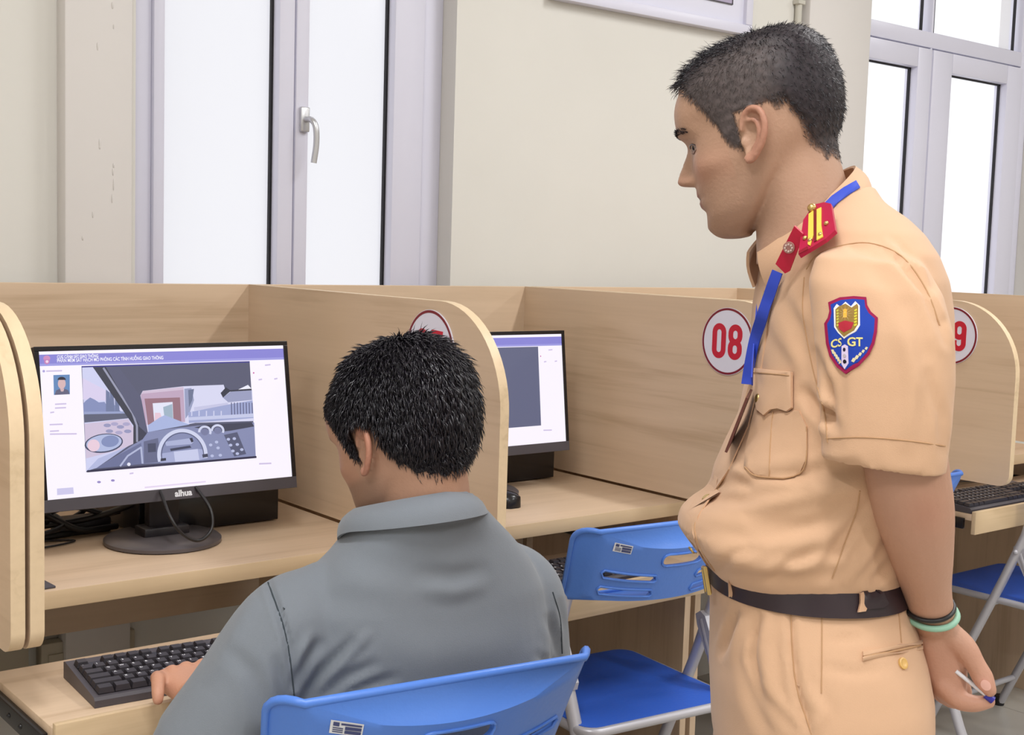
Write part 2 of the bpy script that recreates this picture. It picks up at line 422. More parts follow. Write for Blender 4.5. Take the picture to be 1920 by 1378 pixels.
def window(name, W, stiles, mull, transom, glass, handles):
    "frame set 6 cm back in the opening; stiles = sash list (x0, x1) of glass areas"
    x0, x1, z0, z1 = W; YF = YW+0.06
    root = empty(name, (x0, YF, z0)); root['kind'] = 'structure'
    def P(mb, nm, m, parent=root, sm=None):
        mb.v = [(p[0]-x0, p[1]-YF, p[2]-z0) for p in mb.v]; return mb.build(nm, m, parent, sm)
    fr = MB(); t = 0.062
    fr.box(x0, x0+t, YF, YF+0.06, z0, z1, 0.003); fr.box(x1-t, x1, YF, YF+0.06, z0, z1, 0.003)
    fr.box(x0+t, x1-t, YF, YF+0.06, z0, z0+t, 0.003); fr.box(x0+t, x1-t, YF, YF+0.06, z1-t, z1, 0.003)
    P(fr, 'frame', 'upvc', sm=30)
    if transom:
        tb = MB(); tb.box(x0+t, x1-t, YF-0.004, YF+0.06, transom[0], transom[1], 0.003); P(tb, 'transom_bar', 'upvc', sm=30)
    ztop = transom[0]-0.006 if transom else z1-t
    for (a, b, ga, gb) in stiles:               # sash outer a..b, glass ga..gb
        s_ = MB(); zb, zt = z0+t, ztop; yf = YF-0.012
        gz0, gz1 = zb+0.07, zt-0.072 if transom else zt-0.07
        s_.box(a, ga, yf, YF+0.045, zb, zt, 0.004); s_.box(gb, b, yf, YF+0.045, zb, zt, 0.004)
        s_.box(ga, gb, yf, YF+0.045, zb, gz0, 0.004); s_.box(ga, gb, yf, YF+0.045, gz1, zt, 0.004)
        so = P(s_, 'sash', 'upvc', sm=30)
        g_ = MB(); g = 0.006
        for bx in ((ga, ga+g, gz0, gz1), (gb-g, gb, gz0, gz1), (ga, gb, gz0, gz0+g), (ga, gb, gz1-g, gz1)):
            g_.box(bx[0], bx[1], YF+0.018, YF+0.028, bx[2], bx[3])
        P(g_, 'gasket', 'gasket', so)
        p_ = MB(); p_.box(ga+0.001, gb-0.001, YF+0.028, YF+0.034, gz0+0.001, gz1-0.001); P(p_, 'pane', glass, so)
        if transom:
            g_ = MB(); z2, z3 = transom[1], z1-t
            for bx in ((a+0.03, a+0.036, z2, z3), (b-0.036, b-0.03, z2, z3), (a+0.03, b-0.03, z2, z2+g)):
                g_.box(bx[0], bx[1], YF+0.018, YF+0.028, bx[2], bx[3])
            P(g_, 'gasket', 'gasket')
            p_ = MB(); p_.box(a+0.03, b-0.03, YF+0.028, YF+0.034, z2, z3); P(p_, 'upper_pane', glass)
    for (a, b) in mull:
        m_ = MB(); m_.box(a, b, YF-0.002, YF+0.06, z0+t, z1-t, 0.003); P(m_, 'mullion', 'upvc', sm=30)
    for (hx, hz) in handles:
        h_ = MB(); h_.box(hx-0.012, hx+0.012, YF-0.024, YF-0.012, hz-0.03, hz+0.03, 0.003)
        h_.tube(catmull([(hx, YF-0.02, hz), (hx+0.004, YF-0.045, hz-0.002), (hx+0.010, YF-0.056, hz-0.02), (hx+0.012, YF-0.056, hz-0.06), (hx+0.008, YF-0.052, hz-0.105)], 5), 0.0075, 10)
        P(h_, 'handle', 'metal_handle', sm=50)
    return root
tag(window('window_1', W1, [(1.192, 1.548, 1.219, 1.506), (1.552, 1.926, 1.588, 1.834)], [], None, 'frosted_glass', [(1.573, 1.648)]), 'tall white framed window with frosted panes and small handle', 'window')
tag(window('window_2', W2, [(3.757, 4.178, 3.80, 4.092), (4.186, 4.80, 4.31, 4.69)], [(4.178, 4.19)], (2.131, 2.187), 'clear_glass', []), 'bright double casement window with transom panes', 'window')

fb = empty('framed_board', (2.69, YW, 2.03))
fx0, fx1, fz0, fz1 = -0.402, 0.404, 0.0, 0.62
f_ = MB()
for (a, b, c, d) in ((fx0, fx1, fz0, fz0+0.03), (fx0, fx1, fz1-0.03, fz1), (fx0, fx0+0.03, fz0+0.03, fz1-0.03), (fx1-0.03, fx1, fz0+0.03, fz1-0.03)):
    f_.box(a, b, -0.034, -0.001, c, d, 0.003)
f_.build('frame', 'upvc', fb, 30)
f_ = MB(); f_.box(fx0+0.03, fx1-0.03, -0.02, -0.002, fz0+0.03, fz1-0.03); f_.build('mount', 'upvc', fb)
f_ = MB(); f_.box(fx0+0.085, fx1-0.085, -0.0225, -0.0201, fz0+0.085, fz1-0.085); f_.build('panel', 'board_purple', fb)
f_ = MB()
for (a, b, c, d) in ((fx0+0.083, fx1-0.083, fz0+0.083, fz0+0.086), (fx1-0.086, fx1-0.083, fz0+0.083, fz1-0.083), (fx0+0.083, fx0+0.086, fz0+0.083, fz1-0.083)):
    f_.box(a, b, -0.0245, -0.0201, c, d)
f_.build('bead', 'dark_grey_plastic', fb)
tag(fb, 'lavender framed board hung high on the cream wall', 'board')

for i, (lx, ly, pw) in enumerate(LAMPS):
    r_ = empty('ceiling_light', (lx, ly, CEIL))
    h_ = MB(); h_.box(-0.10, 0.10, -0.62, 0.62, -0.03, -0.001, 0.004); h_.build('housing', 'lamp_housing', r_)
    h_ = MB(); h_.box(-0.08, 0.08, -0.59, 0.59, -0.034, -0.0302); h_.build('diffuser', 'lamp_diffuser', r_)
    ld = bpy.data.lights.new('lamp', 'AREA'); ld.shape = 'RECTANGLE'; ld.size = 0.16; ld.size_y = 1.18
    ld.energy = pw; ld.color = (0.985, 0.99, 1.0)
    lo = bpy.data.objects.new('lamp', ld); COL.objects.link(lo); lo.parent = r_; lo.location = (0, 0, -0.04)
    tag(r_, 'white recessed ceiling light panel above the exam room', 'ceiling light', 'ceiling light panels')

# ------------------------------------------------------------------ exam booths
ZT, ZS, YB = 1.2534, 0.786, 2.625           # panel top, shelf top, back panel face
YS, YF_ = 2.015, 1.701                      # shelf front, wing front
ZWB = 0.792
T = 0.019
def wing_outline():
    R = 0.185; r = 0.03
    return [(YB, ZWB), ]+[(YF_+r+r*math.cos(math.radians(a)), ZWB+r+r*math.sin(math.radians(a))) for a in range(270, 179, -15)] + \
        [(YF_+R+R*math.cos(math.radians(a)), ZT-R+R*math.sin(math.radians(a))) for a in range(180, 89, -6)]+[(YB, ZT)]
def wing(root, x, rx):
    w = MB(); w.prism(wing_outline(), x, x+T); n = len(wing_outline())
    me = w.mesh('side_panel'); me.materials.append(MATS['oak_y']); me.materials.append(MATS['oak_edge'])
    for p in me.polygons:
        if abs(p.normal.x) < 0.5: p.material_index = 1
    me.transform(Matrix.Translation((-rx, 0, 0)))
    return link('side_panel', me, None, root, 35)
def digit(ch, cx, cz, h, w, st):
    "stroke paths of a condensed digit, coordinates (right, up)"
    hx, hz = w/2-st/2, h/2-st/2; r = hx
    def stad(z0, z1): return [(cx+r*math.cos(math.radians(a)), z1-r+r*math.sin(math.radians(a))) for a in range(0, 181, 15)]+[(cx+r*math.cos(math.radians(a)), z0+r+r*math.sin(math.radians(a))) for a in range(180, 361, 15)]
    z0, z1 = cz-hz, cz+hz
    if ch == '0': return [(stad(z0, z1), True)]
    if ch == '8': return [(stad(cz, z1), True), (stad(z0, cz), True)]
    if ch == '9':
        up = stad(cz-st*0.2, z1)
        return [(up, True), ([(cx+r, z1-r), (cx+r, z0+r)]+[(cx+r*math.cos(math.radians(a)), z0+r+r*math.sin(math.radians(a))) for a in range(0, -181, -15)]+[(cx-r, z0+r+st*0.6)], False)]
    if ch == '7': return [([(cx-hx-st*0.3, z1), (cx+hx, z1), (cx+hx*0.6, cz+h*0.1), (cx-hx*0.2, cz-h*0.15), (cx-hx*0.35, z0-st/2)], False)]
def stroke_mesh(mb, path, closed, w, to3, off0, off1):
    P = [np.array(p, float) for p in path]; k = len(P); L, R_ = [], []
    for i in range(k):
        a = P[(i-1) % k] if closed or i > 0 else P[i]; b = P[(i+1) % k] if closed or i < k-1 else P[i]
        t = (b-a)/(np.linalg.norm(b-a)+1e-12); n_ = np.array([-t[1], t[0]]); L.append(P[i]+n_*w/2); R_.append(P[i]-n_*w/2)
    for i in range(k if closed else k-1):
        j = (i+1) % k
        vs = [to3(*q, off1) for q in (L[i], L[j], R_[j], R_[i])]+[to3(*q, off0) for q in (L[i], L[j], R_[j], R_[i])]
        mb.add(vs, [(0, 1, 2, 3), (0, 4, 5, 1), (2, 6, 7, 3)])
def number_sign(root, x, rx, num):
    "round number plate stuck on the face of a wing that looks to -X; right in the sign = -Y"
    cy, cz, R = (1.911 if num != '09' else 1.886), 1.162, 0.0745
    def to3(a, b, off): return (x-rx-off, cy-a, cz+b)
    disc = [(R*math.cos(2*math.pi*i/64), R*math.sin(2*math.pi*i/64)) for i in range(64)]
    s_ = MB(); s_.add([to3(a, b, 0.003) for a, b in disc]+[to3(a, b, 0.0002) for a, b in disc], [tuple(range(64)), tuple(range(127, 63, -1))]+[(i, (i+1) % 64, 64+(i+1) % 64, 64+i) for i in range(64)])
    so = s_.build('number_plate', 'sign_white', root)
    r_ = MB(); stroke_mesh(r_, [(p[0]*0.955, p[1]*0.955) for p in disc], True, 0.0048, to3, 0.003, 0.0034); r_.build('ring', 'sign_dark_red', so)
    d_ = MB()
    for ch, cx in ((num[0], -0.0235), (num[1], 0.0235)):
        for q, (pth, cl) in enumerate(digit(ch, cx, 0.0, 0.078, 0.040, 0.0135)): stroke_mesh(d_, pth, cl, 0.0135, to3, 0.003, 0.0036+0.0002*q)
    d_.build('digits', 'sign_red', so)
    so['label'] = 'round white plate with red number '+num
def tray(root, x0, x1, yf, rx, z=0.70, depth=0.28):
    t = MB(); t.box(x0-rx, x1-rx, yf+0.012, yf+depth, z-0.017, z, 0.0015); to = t.build('keyboard_tray', 'oak_x', root, 30)
    s_ = MB(); s_.box(x0-rx, x1-rx, yf, yf+0.012, z-0.052, z+0.008, 0.0012); s_.build('front_strip', 'oak_edge_x', to, 30)
    for sx in (x0, x1):
        r_ = MB(); xx = sx-0.010 if sx == x0 else sx
        r_.box(xx-rx, xx-rx+0.010, yf+0.03, YB-0.12, z-0.040, z-0.012, 0.001)
        for k in range(5): r_.ball(((xx if sx == x0 else xx+0.010)-rx, yf+0.06+0.05*k, z-0.026), 0.004, 8, 6)
        ro = r_.build('slide_rail', 'black_gloss', to, 40)
def leg(root, x, rx):
    l_ = MB(); l_.box(x-rx, x-rx+T, 2.005, 2.56, 0.0, ZS-0.031, 0.001); return l_.build('leg_panel', 'oak_z', root)
def booth(x0, x1, wings, shelves, signs, trays, legs, label):
    rx = x0; root = empty('exam_booth', (x0, 0, 0))
    b_ = MB(); b_.box(0, x1-x0, YB, YB+0.018, 0.52, ZT, 0.001); b_.build('back_panel', 'oak_x', root)
    for x in wings: wing(root, x, rx)
    for (a, b) in shelves:
        s_ = MB(); s_.box(a-rx, b-rx, YS, YB-0.0005, ZS-0.03, ZS, 0.0015)
        me = s_.mesh('shelf'); me.materials.append(MATS['oak_x']); me.materials.append(MATS['oak_edge_x'])
        for p in me.polygons:
            if abs(p.normal.y) > 0.5: p.material_index = 1
        link('shelf', me, None, root, 30)
        a_ = MB(); a_.box(a-rx+0.002, b-rx-0.002, YB-0.02, YB-0.001, 0.60, ZS-0.031); a_.build('apron', 'oak_x', root)
    for x, num in signs: number_sign(root, x, rx, num)
    for tr in trays: tray(root, tr[0], tr[1], tr[2], rx, tr[3] if len(tr) > 3 else 0.70)
    for x in legs: leg(root, x, rx)
    tag(root, label, 'desk', 'oak exam booths along the window wall'); return root
booth(-0.30, 0.5505, [0.5305, -0.29], [(-0.271, 0.5305)], [], [], [0.5305], 'oak exam booth cut off at the left edge of the photo')
booth(0.556, 2.163, [0.556, 1.344, 2.144], [(0.575, 1.344), (1.363, 2.144)], [(1.344, '07'), (2.144, '08')], [(0.570, 1.330, 1.645), (1.380, 2.130, 1.850, 0.676)], [0.556, 1.344, 2.144],
      'oak exam booth unit with plates 07 and 08')
booth(2.178, 3.83, [2.178, 2.975, 3.80], [(2.197, 2.975), (2.994, 3.80)], [(2.975, '09')], [(2.21, 2.95, 1.885), (3.004, 3.77, 1.802)], [2.178, 2.975, 3.80],
      'oak exam booth unit with plate 09 behind the officer')
for k, x in enumerate((0.955, 1.075)):
    o_ = MB(); o_.box(x-0.045, x+0.045, YW-0.035, YW-0.001, 0.36, 0.475, 0.004); o_.box(x-0.03, x+0.03, YW-0.039, YW-0.0351, 0.39, 0.45, 0.001)
    tag(o_.build('wall_outlet', 'outlet', None, 40), ('left' if k == 0 else 'right')+'-hand beige outlet box on the wall below booth 07', 'outlet', 'outlet boxes under the shelf')
o_ = MB(); o_.box(0.80, 0.885, YW-0.035, YW-0.001, 0.40, 0.50, 0.004); tag(o_.build('wall_outlet', 'outlet', None, 40), 'widest beige outlet box low on the wall beside the left booth', 'outlet', 'outlet boxes under the shelf')
# ------------------------------------------------------------------ monitors
def homog(src, dst):
    A = []
    for (x, y), (X, Y) in zip(src, dst):
        A.append([x, y, 1, 0, 0, 0, -X*x, -X*y, -X]); A.append([0, 0, 0, x, y, 1, -Y*x, -Y*y, -Y])
    return np.linalg.svd(np.array(A, float))[2][-1].reshape(3, 3)
HS = homog([(80, 135), (1758, 85), (1810, 990), (160, 1170)], [(0, 1), (1, 1), (1, 0), (0, 0)])
def sc(x, y):
    q = HS@np.array([x, y, 1.0]); return (q[0]/q[2], q[1]/q[2])
def ell(cx, cy, rx, ry, n=28, a0=0, a1=360, rot=0):
    out = []
    for i in range(n+(0 if a1-a0 == 360 else 1)):
        a = math.radians(a0+(a1-a0)*i/n); x, y = rx*math.cos(a), ry*math.sin(a); c, s = math.cos(rot), math.sin(rot)
        out.append((cx+x*c-y*s, cy+x*s+y*c))
    return out
def strokes(path, w):
    out = []
    for (a, b) in zip(path[:-1], path[1:]):
        d = math.hypot(b[0]-a[0], b[1]-a[1])+1e-9; nx, ny = -(b[1]-a[1])/d*w/2, (b[0]-a[0])/d*w/2
        ex, ey = (b[0]-a[0])/d*w*0.2, (b[1]-a[1])/d*w*0.2
        out.append([(a[0]+nx-ex, a[1]+ny-ey), (b[0]+nx+ex, b[1]+ny+ey), (b[0]-nx+ex, b[1]-ny+ey), (a[0]-nx-ex, a[1]-ny-ey)])
    return out
def screen_layers(kind):
    L = []                                       # (polygon in layout pixels, colour)
    def add(p, *c): L.append((p, c))
    add([(80, 135), (1758, 85), (1810, 990), (160, 1170)], 250, 244, 255)
    add([(82, 157), (1759, 107), (1764, 183), (88, 238)], 136, 132, 212)
    add([(86, 222), (1763, 168), (1764, 183), (88, 238)], 158, 156, 224)
    add(ell(138, 182, 24, 20), 206, 140, 190); add([(118, 190), (160, 188), (156, 216), (138, 226), (122, 217)], 196, 126, 184); add(ell(140, 205, 10, 10), 240, 210, 230)
    for (x0, y0, x1) in ((135, 273, 245), (200, 505, 278), (200, 532, 276), (168, 564, 195), (165, 648, 255), (168, 694, 230), (168, 714, 352), (1590, 326, 1614), (1696, 320, 1718), (1634, 224, 1672), (1590, 906, 1672), (716, 982, 742)):
        add([(x0, y0-5), (x1, y0-9), (x1, y0+1), (x0, y0+5)], 205, 192, 226)
    add(ell(118, 273, 9, 9), 170, 160, 215); add(ell(1557, 278, 5, 6), 200, 90, 160)
    add([(185, 300), (298, 296), (301, 434), (191, 440)], 98, 136, 186)
    add([(196, 440), (206, 408), (232, 396), (262, 395), (290, 406), (299, 434)], 96, 96, 122)
    add([(232, 396), (262, 395), (256, 415), (240, 416)], 206, 176, 180); add(ell(244, 360, 27, 37), 214, 180, 182); add(ell(243, 334, 29, 22, a0=180, a1=360), 40, 38, 54)
    add([(222, 1090), (333, 1080), (338, 1124), (224, 1135)], 205, 200, 234)
    for x, y in ((508, 1042), (602, 1030)): add(ell(x, y, 13, 8), 150, 138, 196)
    add([(818, 1071), (1230, 1027), (1231, 1036), (819, 1081)], 228, 212, 238)
    V = [(378, 236), (1530, 196), (1566, 866), (420, 975)]
    add(V, 86, 88, 112)
    if kind == 'standby':
        add([(378, 236), (1530, 196), (1531, 206), (379, 246)], 66, 64, 150)
        add([(378, 236), (1530, 196), (1566, 866), (420, 975)], 96, 100, 128)
        add([(640, 520), (760, 512), (766, 600), (646, 610)], 122, 190, 226)
        return L
    add([(378, 236), (1530, 196), (1531, 206), (379, 246)], 62, 60, 140)
    add([(382, 246), (456, 243), (752, 640), (746, 772), (700, 795), (490, 945), (420, 968), (404, 640)], 206, 208, 240)
    add([(386, 320), (560, 410), (590, 480), (392, 470)], 216, 206, 236)
    add([(393, 500), (410, 480), (440, 456), (470, 470), (500, 490), (540, 486), (560, 520), (600, 500), (660, 560), (660, 575), (398, 580)], 132, 142, 186)
    for x in (560, 588, 622): add([(x-12, 400+(x-560)//2), (x+14, 420+(x-560)//2), (x+22, 560), (x-10, 560)], 112, 122, 158)
    add([(400, 572), (690, 560), (702, 600), (404, 632)], 92, 96, 118); add([(400, 556), (680, 552), (688, 566), (400, 574)], 150, 160, 200)
    add([(404, 640), (702, 604), (748, 680), (746, 772), (700, 795), (640, 820), (418, 880)], 206, 192, 216)
    for k, (x, y) in enumerate(((560, 650), (610, 640), (650, 660), (690, 640), (575, 690), (640, 700), (700, 690))): add(ell(x, y, 26, 13, 10), *((170, 164, 200) if k % 2 else (150, 150, 188)))
    add([(420, 968), (500, 880), (700, 795), (490, 945)], 178, 184, 222)
    add(ell(537, 774, 132, 66, rot=-0.14), 66, 72, 100); add(ell(538, 772, 122, 58, rot=-0.14), 176, 186, 222); add(ell(580, 760, 60, 40, rot=-0.14), 130, 142, 186); add(ell(468, 790, 42, 42), 232, 204, 220)
    add([(456, 243), (545, 240), (775, 640), (778, 770), (738, 778), (738, 650)], 58, 60, 74)
    for p in strokes([(530, 250), (732, 565), (762, 650), (764, 760)], 14): add(p, 150, 152, 176)
    add([(545, 240), (640, 250), (788, 450), (842, 715), (778, 770), (775, 640)], 88, 90, 116)
    add([(770, 650), (842, 715), (800, 760), (778, 770)], 60, 62, 80)
    add([(784, 440), (800, 408), (1080, 374), (1352, 362), (1366, 410), (1545, 398), (1556, 612), (1160, 628), (836, 694), (806, 530)], 214, 214, 240)
    add([(786, 440), (802, 409), (1078, 380), (1090, 622), (1064, 622), (1054, 452), (812, 462), (832, 642), (826, 650)], 190, 164, 190)
    add([(788, 432), (802, 409), (1078, 378), (1080, 398), (800, 428)], 208, 190, 212)
    add([(812, 462), (1054, 452), (1064, 620), (836, 645)], 150, 112, 126); add([(868, 494), (1004, 484), (1010, 604), (880, 622)], 226, 228, 246); add([(940, 520), (1002, 498), (1008, 602), (950, 600)], 158, 178, 196); add([(884, 560), (920, 560), (930, 590), (882, 616)], 230, 198, 214)
    add([(836, 648), (918, 592), (950, 576), (1064, 620), (1120, 640), (840, 694)], 168, 180, 222)
    add([(1084, 392), (1132, 386), (1150, 470), (1120, 560), (1092, 600)], 150, 156, 190); add([(1110, 400), (1150, 392), (1138, 470), (1116, 520)], 108, 116, 146)
    add([(1150, 520), (1380, 486), (1380, 506), (1152, 544)], 196, 196, 226)
    add([(1110, 556), (1380, 500), (1546, 470), (1552, 592), (1116, 630)], 158, 166, 208)
    for x in range(1400, 1546, 20): add([(x, 486), (x+7, 485), (x+9, 570), (x+2, 572)], 96, 100, 136)
    for x in range(1130, 1380, 50): add([(x, 545), (x+8, 543), (x+8, 580), (x, 582)], 206, 208, 236)
    add([(1112, 590), (1550, 560), (1552, 585), (1114, 612)], 196, 200, 230)
    add([(1346, 452), (1400, 408), (1540, 398), (1543, 466), (1382, 484)], 152, 156, 190); add([(1330, 420), (1366, 380), (1400, 404), (1346, 452)], 50, 52, 68); add([(1448, 396), (1516, 362), (1542, 392)], 236, 236, 250)
    add([(1390, 400), (1540, 388), (1541, 400), (1392, 410)], 48, 50, 64)
    add([(836, 694), (1000, 668), (1170, 648), (1556, 622), (1566, 866), (800, 915), (480, 950), (640, 850), (740, 780), (800, 745)], 132, 138, 176)
    add([(1150, 660), (1240, 640), (1540, 622), (1556, 650), (1400, 680), (1320, 690)], 62, 64, 84)
    add([(808, 760), (905, 735), (925, 900), (810, 912)], 100, 104, 136); add([(835, 775), (890, 770), (892, 830), (838, 835)], 70, 74, 100)
    add([(480, 950), (640, 852), (790, 770), (800, 915)], 106, 112, 150)
    for p in strokes([(650, 930), (700, 860), (790, 800), (800, 910)], 12): add(p, 176, 182, 214)
    add(ell(708, 918, 12, 12), 228, 228, 244)
    for cx, cy in ((1222, 690), (1308, 680)):
        for p in strokes(ell(cx, cy, 38, 36, 20, 180, 380), 15): add(p, 206, 210, 236)
        add(ell(cx, cy, 26, 24), 118, 122, 158)
    add([(1350, 710), (1440, 690), (1500, 840), (1420, 858)], 84, 88, 116)
    for x, y in ((1380, 740), (1420, 735), (1395, 780), (1440, 775), (1410, 820), (1470, 810), (1300, 760), (1260, 780), (1310, 800), (1440, 838), (1325, 850), (1270, 855)): add(ell(x, y, 12, 10, 10), 182, 188, 222)
    add([(950, 760), (1120, 735), (1145, 760), (1130, 775), (960, 790)], 170, 176, 212); add([(1116, 735), (1136, 732), (1144, 758), (1130, 764)], 46, 48, 66); add([(985, 808), (1120, 785), (1130, 800), (990, 825)], 62, 66, 92)
    add([(1010, 828), (1172, 808), (1184, 884), (1020, 898)], 198, 202, 232); add([(925, 842), (1010, 828), (1020, 898), (918, 905)], 164, 170, 208); add([(1172, 808), (1215, 812), (1232, 872), (1184, 884)], 164, 170, 208)
    for p in strokes(ell(1068, 850, 158, 168, 40, 165, 365), 24): add(p, 206, 210, 236)
    for p in strokes(ell(1068, 850, 142, 152, 40, 165, 365), 6): add(p, 84, 88, 120)
    add([(920, 876), (955, 872), (956, 890), (918, 896)], 50, 52, 72); add([(1200, 846), (1236, 840), (1240, 862), (1204, 868)], 60, 62, 84)
    add([(420, 962), (1565, 853), (1566, 867), (420, 977)], 44, 42, 70)
    return L
def make_screen(parent, kind, w, h, y, zoff=0.0):
    mb = MB(); k = 0
    def put(V, F, c, dy):
        mb.add([((p[0]-0.5)*w, y-dy, (p[1]-0.5)*h+zoff) for p in V], F, rgb(*c))
    for poly, c in screen_layers(kind):
        P = [sc(*p) for p in poly]; P = [(min(max(a, 0), 1), min(max(b, 0), 1)) for a, b in P]
        put(P, [tuple(range(len(P)))], c, 0.00002*k); k += 1
    for s, x, y_, size, x1 in (('CỤC CẢNH SÁT GIAO THÔNG', 203, 184, 0.026, 488), ('PHẦN MỀM SÁT HẠCH MÔ PHỎNG CÁC TÌNH HUỐNG GIAO THÔNG', 203, 212, 0.03, 935)):
        V, F = text_polys(s, size, 0.0006); w0 = max(p[0] for p in V)
        a = sc(x, y_); b = sc(x1, y_-25*(x1-x)/732)
        put([(a[0]+p[0]/w0*(b[0]-a[0]), a[1]+p[1]*1.15+(b[1]-a[1])*p[0]/w0) for p in V], F, (246, 244, 255), 0.00002*k)
    return mb.build('screen_image', 'screen_image', parent)
def monitor(cx, cy, cz, tilt, kind, label, group='monitors on the booth shelves'):
    root = empty('monitor', (cx, cy, ZS))
    W_, H_ = 0.49, 0.2867
    head = empty('display', (0, 0, cz-ZS)); head.parent = root; head.rotation_euler = (-tilt, 0, 0)
    b_ = MB(); b_.box(-W_/2, W_/2, 0.0, 0.018, -H_/2, H_/2, 0.002); ho = b_.build('housing', 'black_plastic', root, 30)
    ho.location = (0, 0, cz-ZS); ho.rotation_euler = (-tilt, 0, 0); bpy.data.objects.remove(head)
    c_ = MB(); c_.box(-0.17, 0.17, 0.018, 0.042, -0.10, 0.09, 0.008); c_.build('rear_cover', 'black_plastic', ho, 30)
    z0, z1 = -H_/2+0.022, H_/2-0.0085
    bz = MB()
    for (a, b, c, d) in ((-W_/2, W_/2, z1, H_/2), (-W_/2, W_/2, -H_/2, z0), (-W_/2, -W_/2+0.0085, z0, z1), (W_/2-0.0085, W_/2, z0, z1)): bz.box(a, b, -0.003, 0.0005, c, d, 0.0008)
    me = bz.mesh('bezel'); me.materials.append(MATS['black_gloss']); me.materials.append(MATS['dark_grey_plastic'])
    for p in me.polygons:
        if p.center.z < z0 and p.normal.y < -0.5: p.material_index = 1
    link('bezel', me, None, ho)
    make_screen(ho, kind, W_-0.017, z1-z0, -0.0006, (z0+z1)/2)
    V, F = text_polys('alhua', 0.016, 0.0006); wx = max(p[0] for p in V)
    t_ = MB(); t_.add([(p[0]-wx/2+0.01, -0.0032, -H_/2+0.006+p[1]) for p in V], F); t_.build('logo', 'label_white', ho)
    n_ = MB(); n_.box(-0.03, 0.03, 0.035, 0.06, 0.008, cz-ZS+0.02, 0.004); n_.box(-0.045, 0.045, 0.02, 0.07, 0.008, 0.03, 0.005); n_.build('neck', 'black_plastic', root, 30)
    s_ = MB(); s_.lathe([(0.100, 0.0), (0.107, 0.002), (0.107, 0.008), (0.102, 0.012), (0.05, 0.0135), (0.001, 0.0138)], (-0.005, 0.03, 0.0), 48); s_.build('base', 'base_plastic', root, 40)
    tag(root, label, 'monitor', group); return root
monitor(0.983, 2.213, 1.016, 0.171, 'drive', 'black monitor showing a driver-seat traffic simulation in front of the seated man')
monitor(1.775, 2.305, 1.018, 0.12, 'standby', 'black monitor with a plain grey window in booth 08')
def pc(x0, x1, y0, label):
    root = empty('desktop_computer', ((x0+x1)/2, y0, ZS)); w = (x1-x0)/2
    b_ = MB(); b_.box(-w, w, 0.004, 0.27, 0.003, 0.098, 0.002); b_.build('case', 'black_plastic', root, 30)
    b_ = MB(); b_.box(-w, w, 0, 0.0038, 0.003, 0.098, 0.001); b_.build('front_panel', 'black_gloss', root, 30)
    b_ = MB(); b_.lathe([(0.006, 0), (0.006, 0.002)], (-w+0.02, -0.002, 0.07), 14, 1); b_.build('power_button', 'dark_grey_plastic', root)
    for sx in (-1, 1):
        for yy in (0.03, 0.24):
            f_ = MB(); f_.lathe([(0.008, 0.0), (0.008, 0.0032)], (sx*(w-0.03), yy, 0), 10); f_.build('foot', 'cable_black', root)
    tag(root, label, 'computer', 'slim computers behind the monitors'); return root
pc(0.955, 1.249, 2.30, 'slim black computer lying behind the driving simulation monitor')
pc(1.775, 2.067, 2.395, 'slim black computer lying behind the grey window monitor')

# ------------------------------------------------------------------ cables and small things on the shelf
def cable(pts, r, label, m='cable_black', closed=False):
    c_ = MB(); c_.tube(catmull(pts, 8), r, 8); return tag(c_.build('cable', m, None, 60), label, 'cable', 'computer cables')
cable([(0.947, 2.185, 0.895), (0.948, 2.14, 0.852), (0.968, 2.13, 0.822), (0.998, 2.13, 0.8085), (1.024, 2.135, 0.825), (1.029, 2.15, 0.858), (1.018, 2.19, 0.895)], 0.0032, 'black cable looping down over the monitor base')
zz = ZS+0.006
cp2 = [('black cable bunched nearest the left booth panel', [(0.60, 2.42, ZS+.012), (0.66, 2.36, ZS+.05), (0.73, 2.40, ZS+.02), (0.80, 2.36, ZS+.04), (0.86, 2.39, ZS+.012)], .005),
       ('black cable coiled in a ring among the tangle', [(0.70, 2.37, ZS+.03), (0.76, 2.33, ZS+.018), (0.83, 2.35, ZS+.03), (0.80, 2.40, ZS+.05), (0.72, 2.40, ZS+.045), (0.69, 2.36, ZS+.022), (0.78, 2.32, ZS+.010)], .0045),
       ('black cable sagging just under the monitor edge', [(0.62, 2.34, ZS+.06), (0.72, 2.35, ZS+.034), (0.84, 2.36, ZS+.058), (0.92, 2.36, ZS+.035)], .0052),
       ('black cable bent sharply beside the power adapter', [(0.78, 2.42, ZS+.06), (0.80, 2.36, ZS+.05), (0.86, 2.35, ZS+.016), (0.94, 2.37, ZS+.01)], .006)]
cl = ['lowest thick black cable in the tangle left of the monitor stand', 'black cable lying highest in the tangle left of the monitor stand', 'black cable arching over the tangle beside the left booth panel', 'black cable running out of the tangle to the monitor neck', 'short black cable dropping behind the left end of the monitor', 'thin black cable curled on the shelf in front of the tangle', 'black plug lead crossing the middle of the tangle']
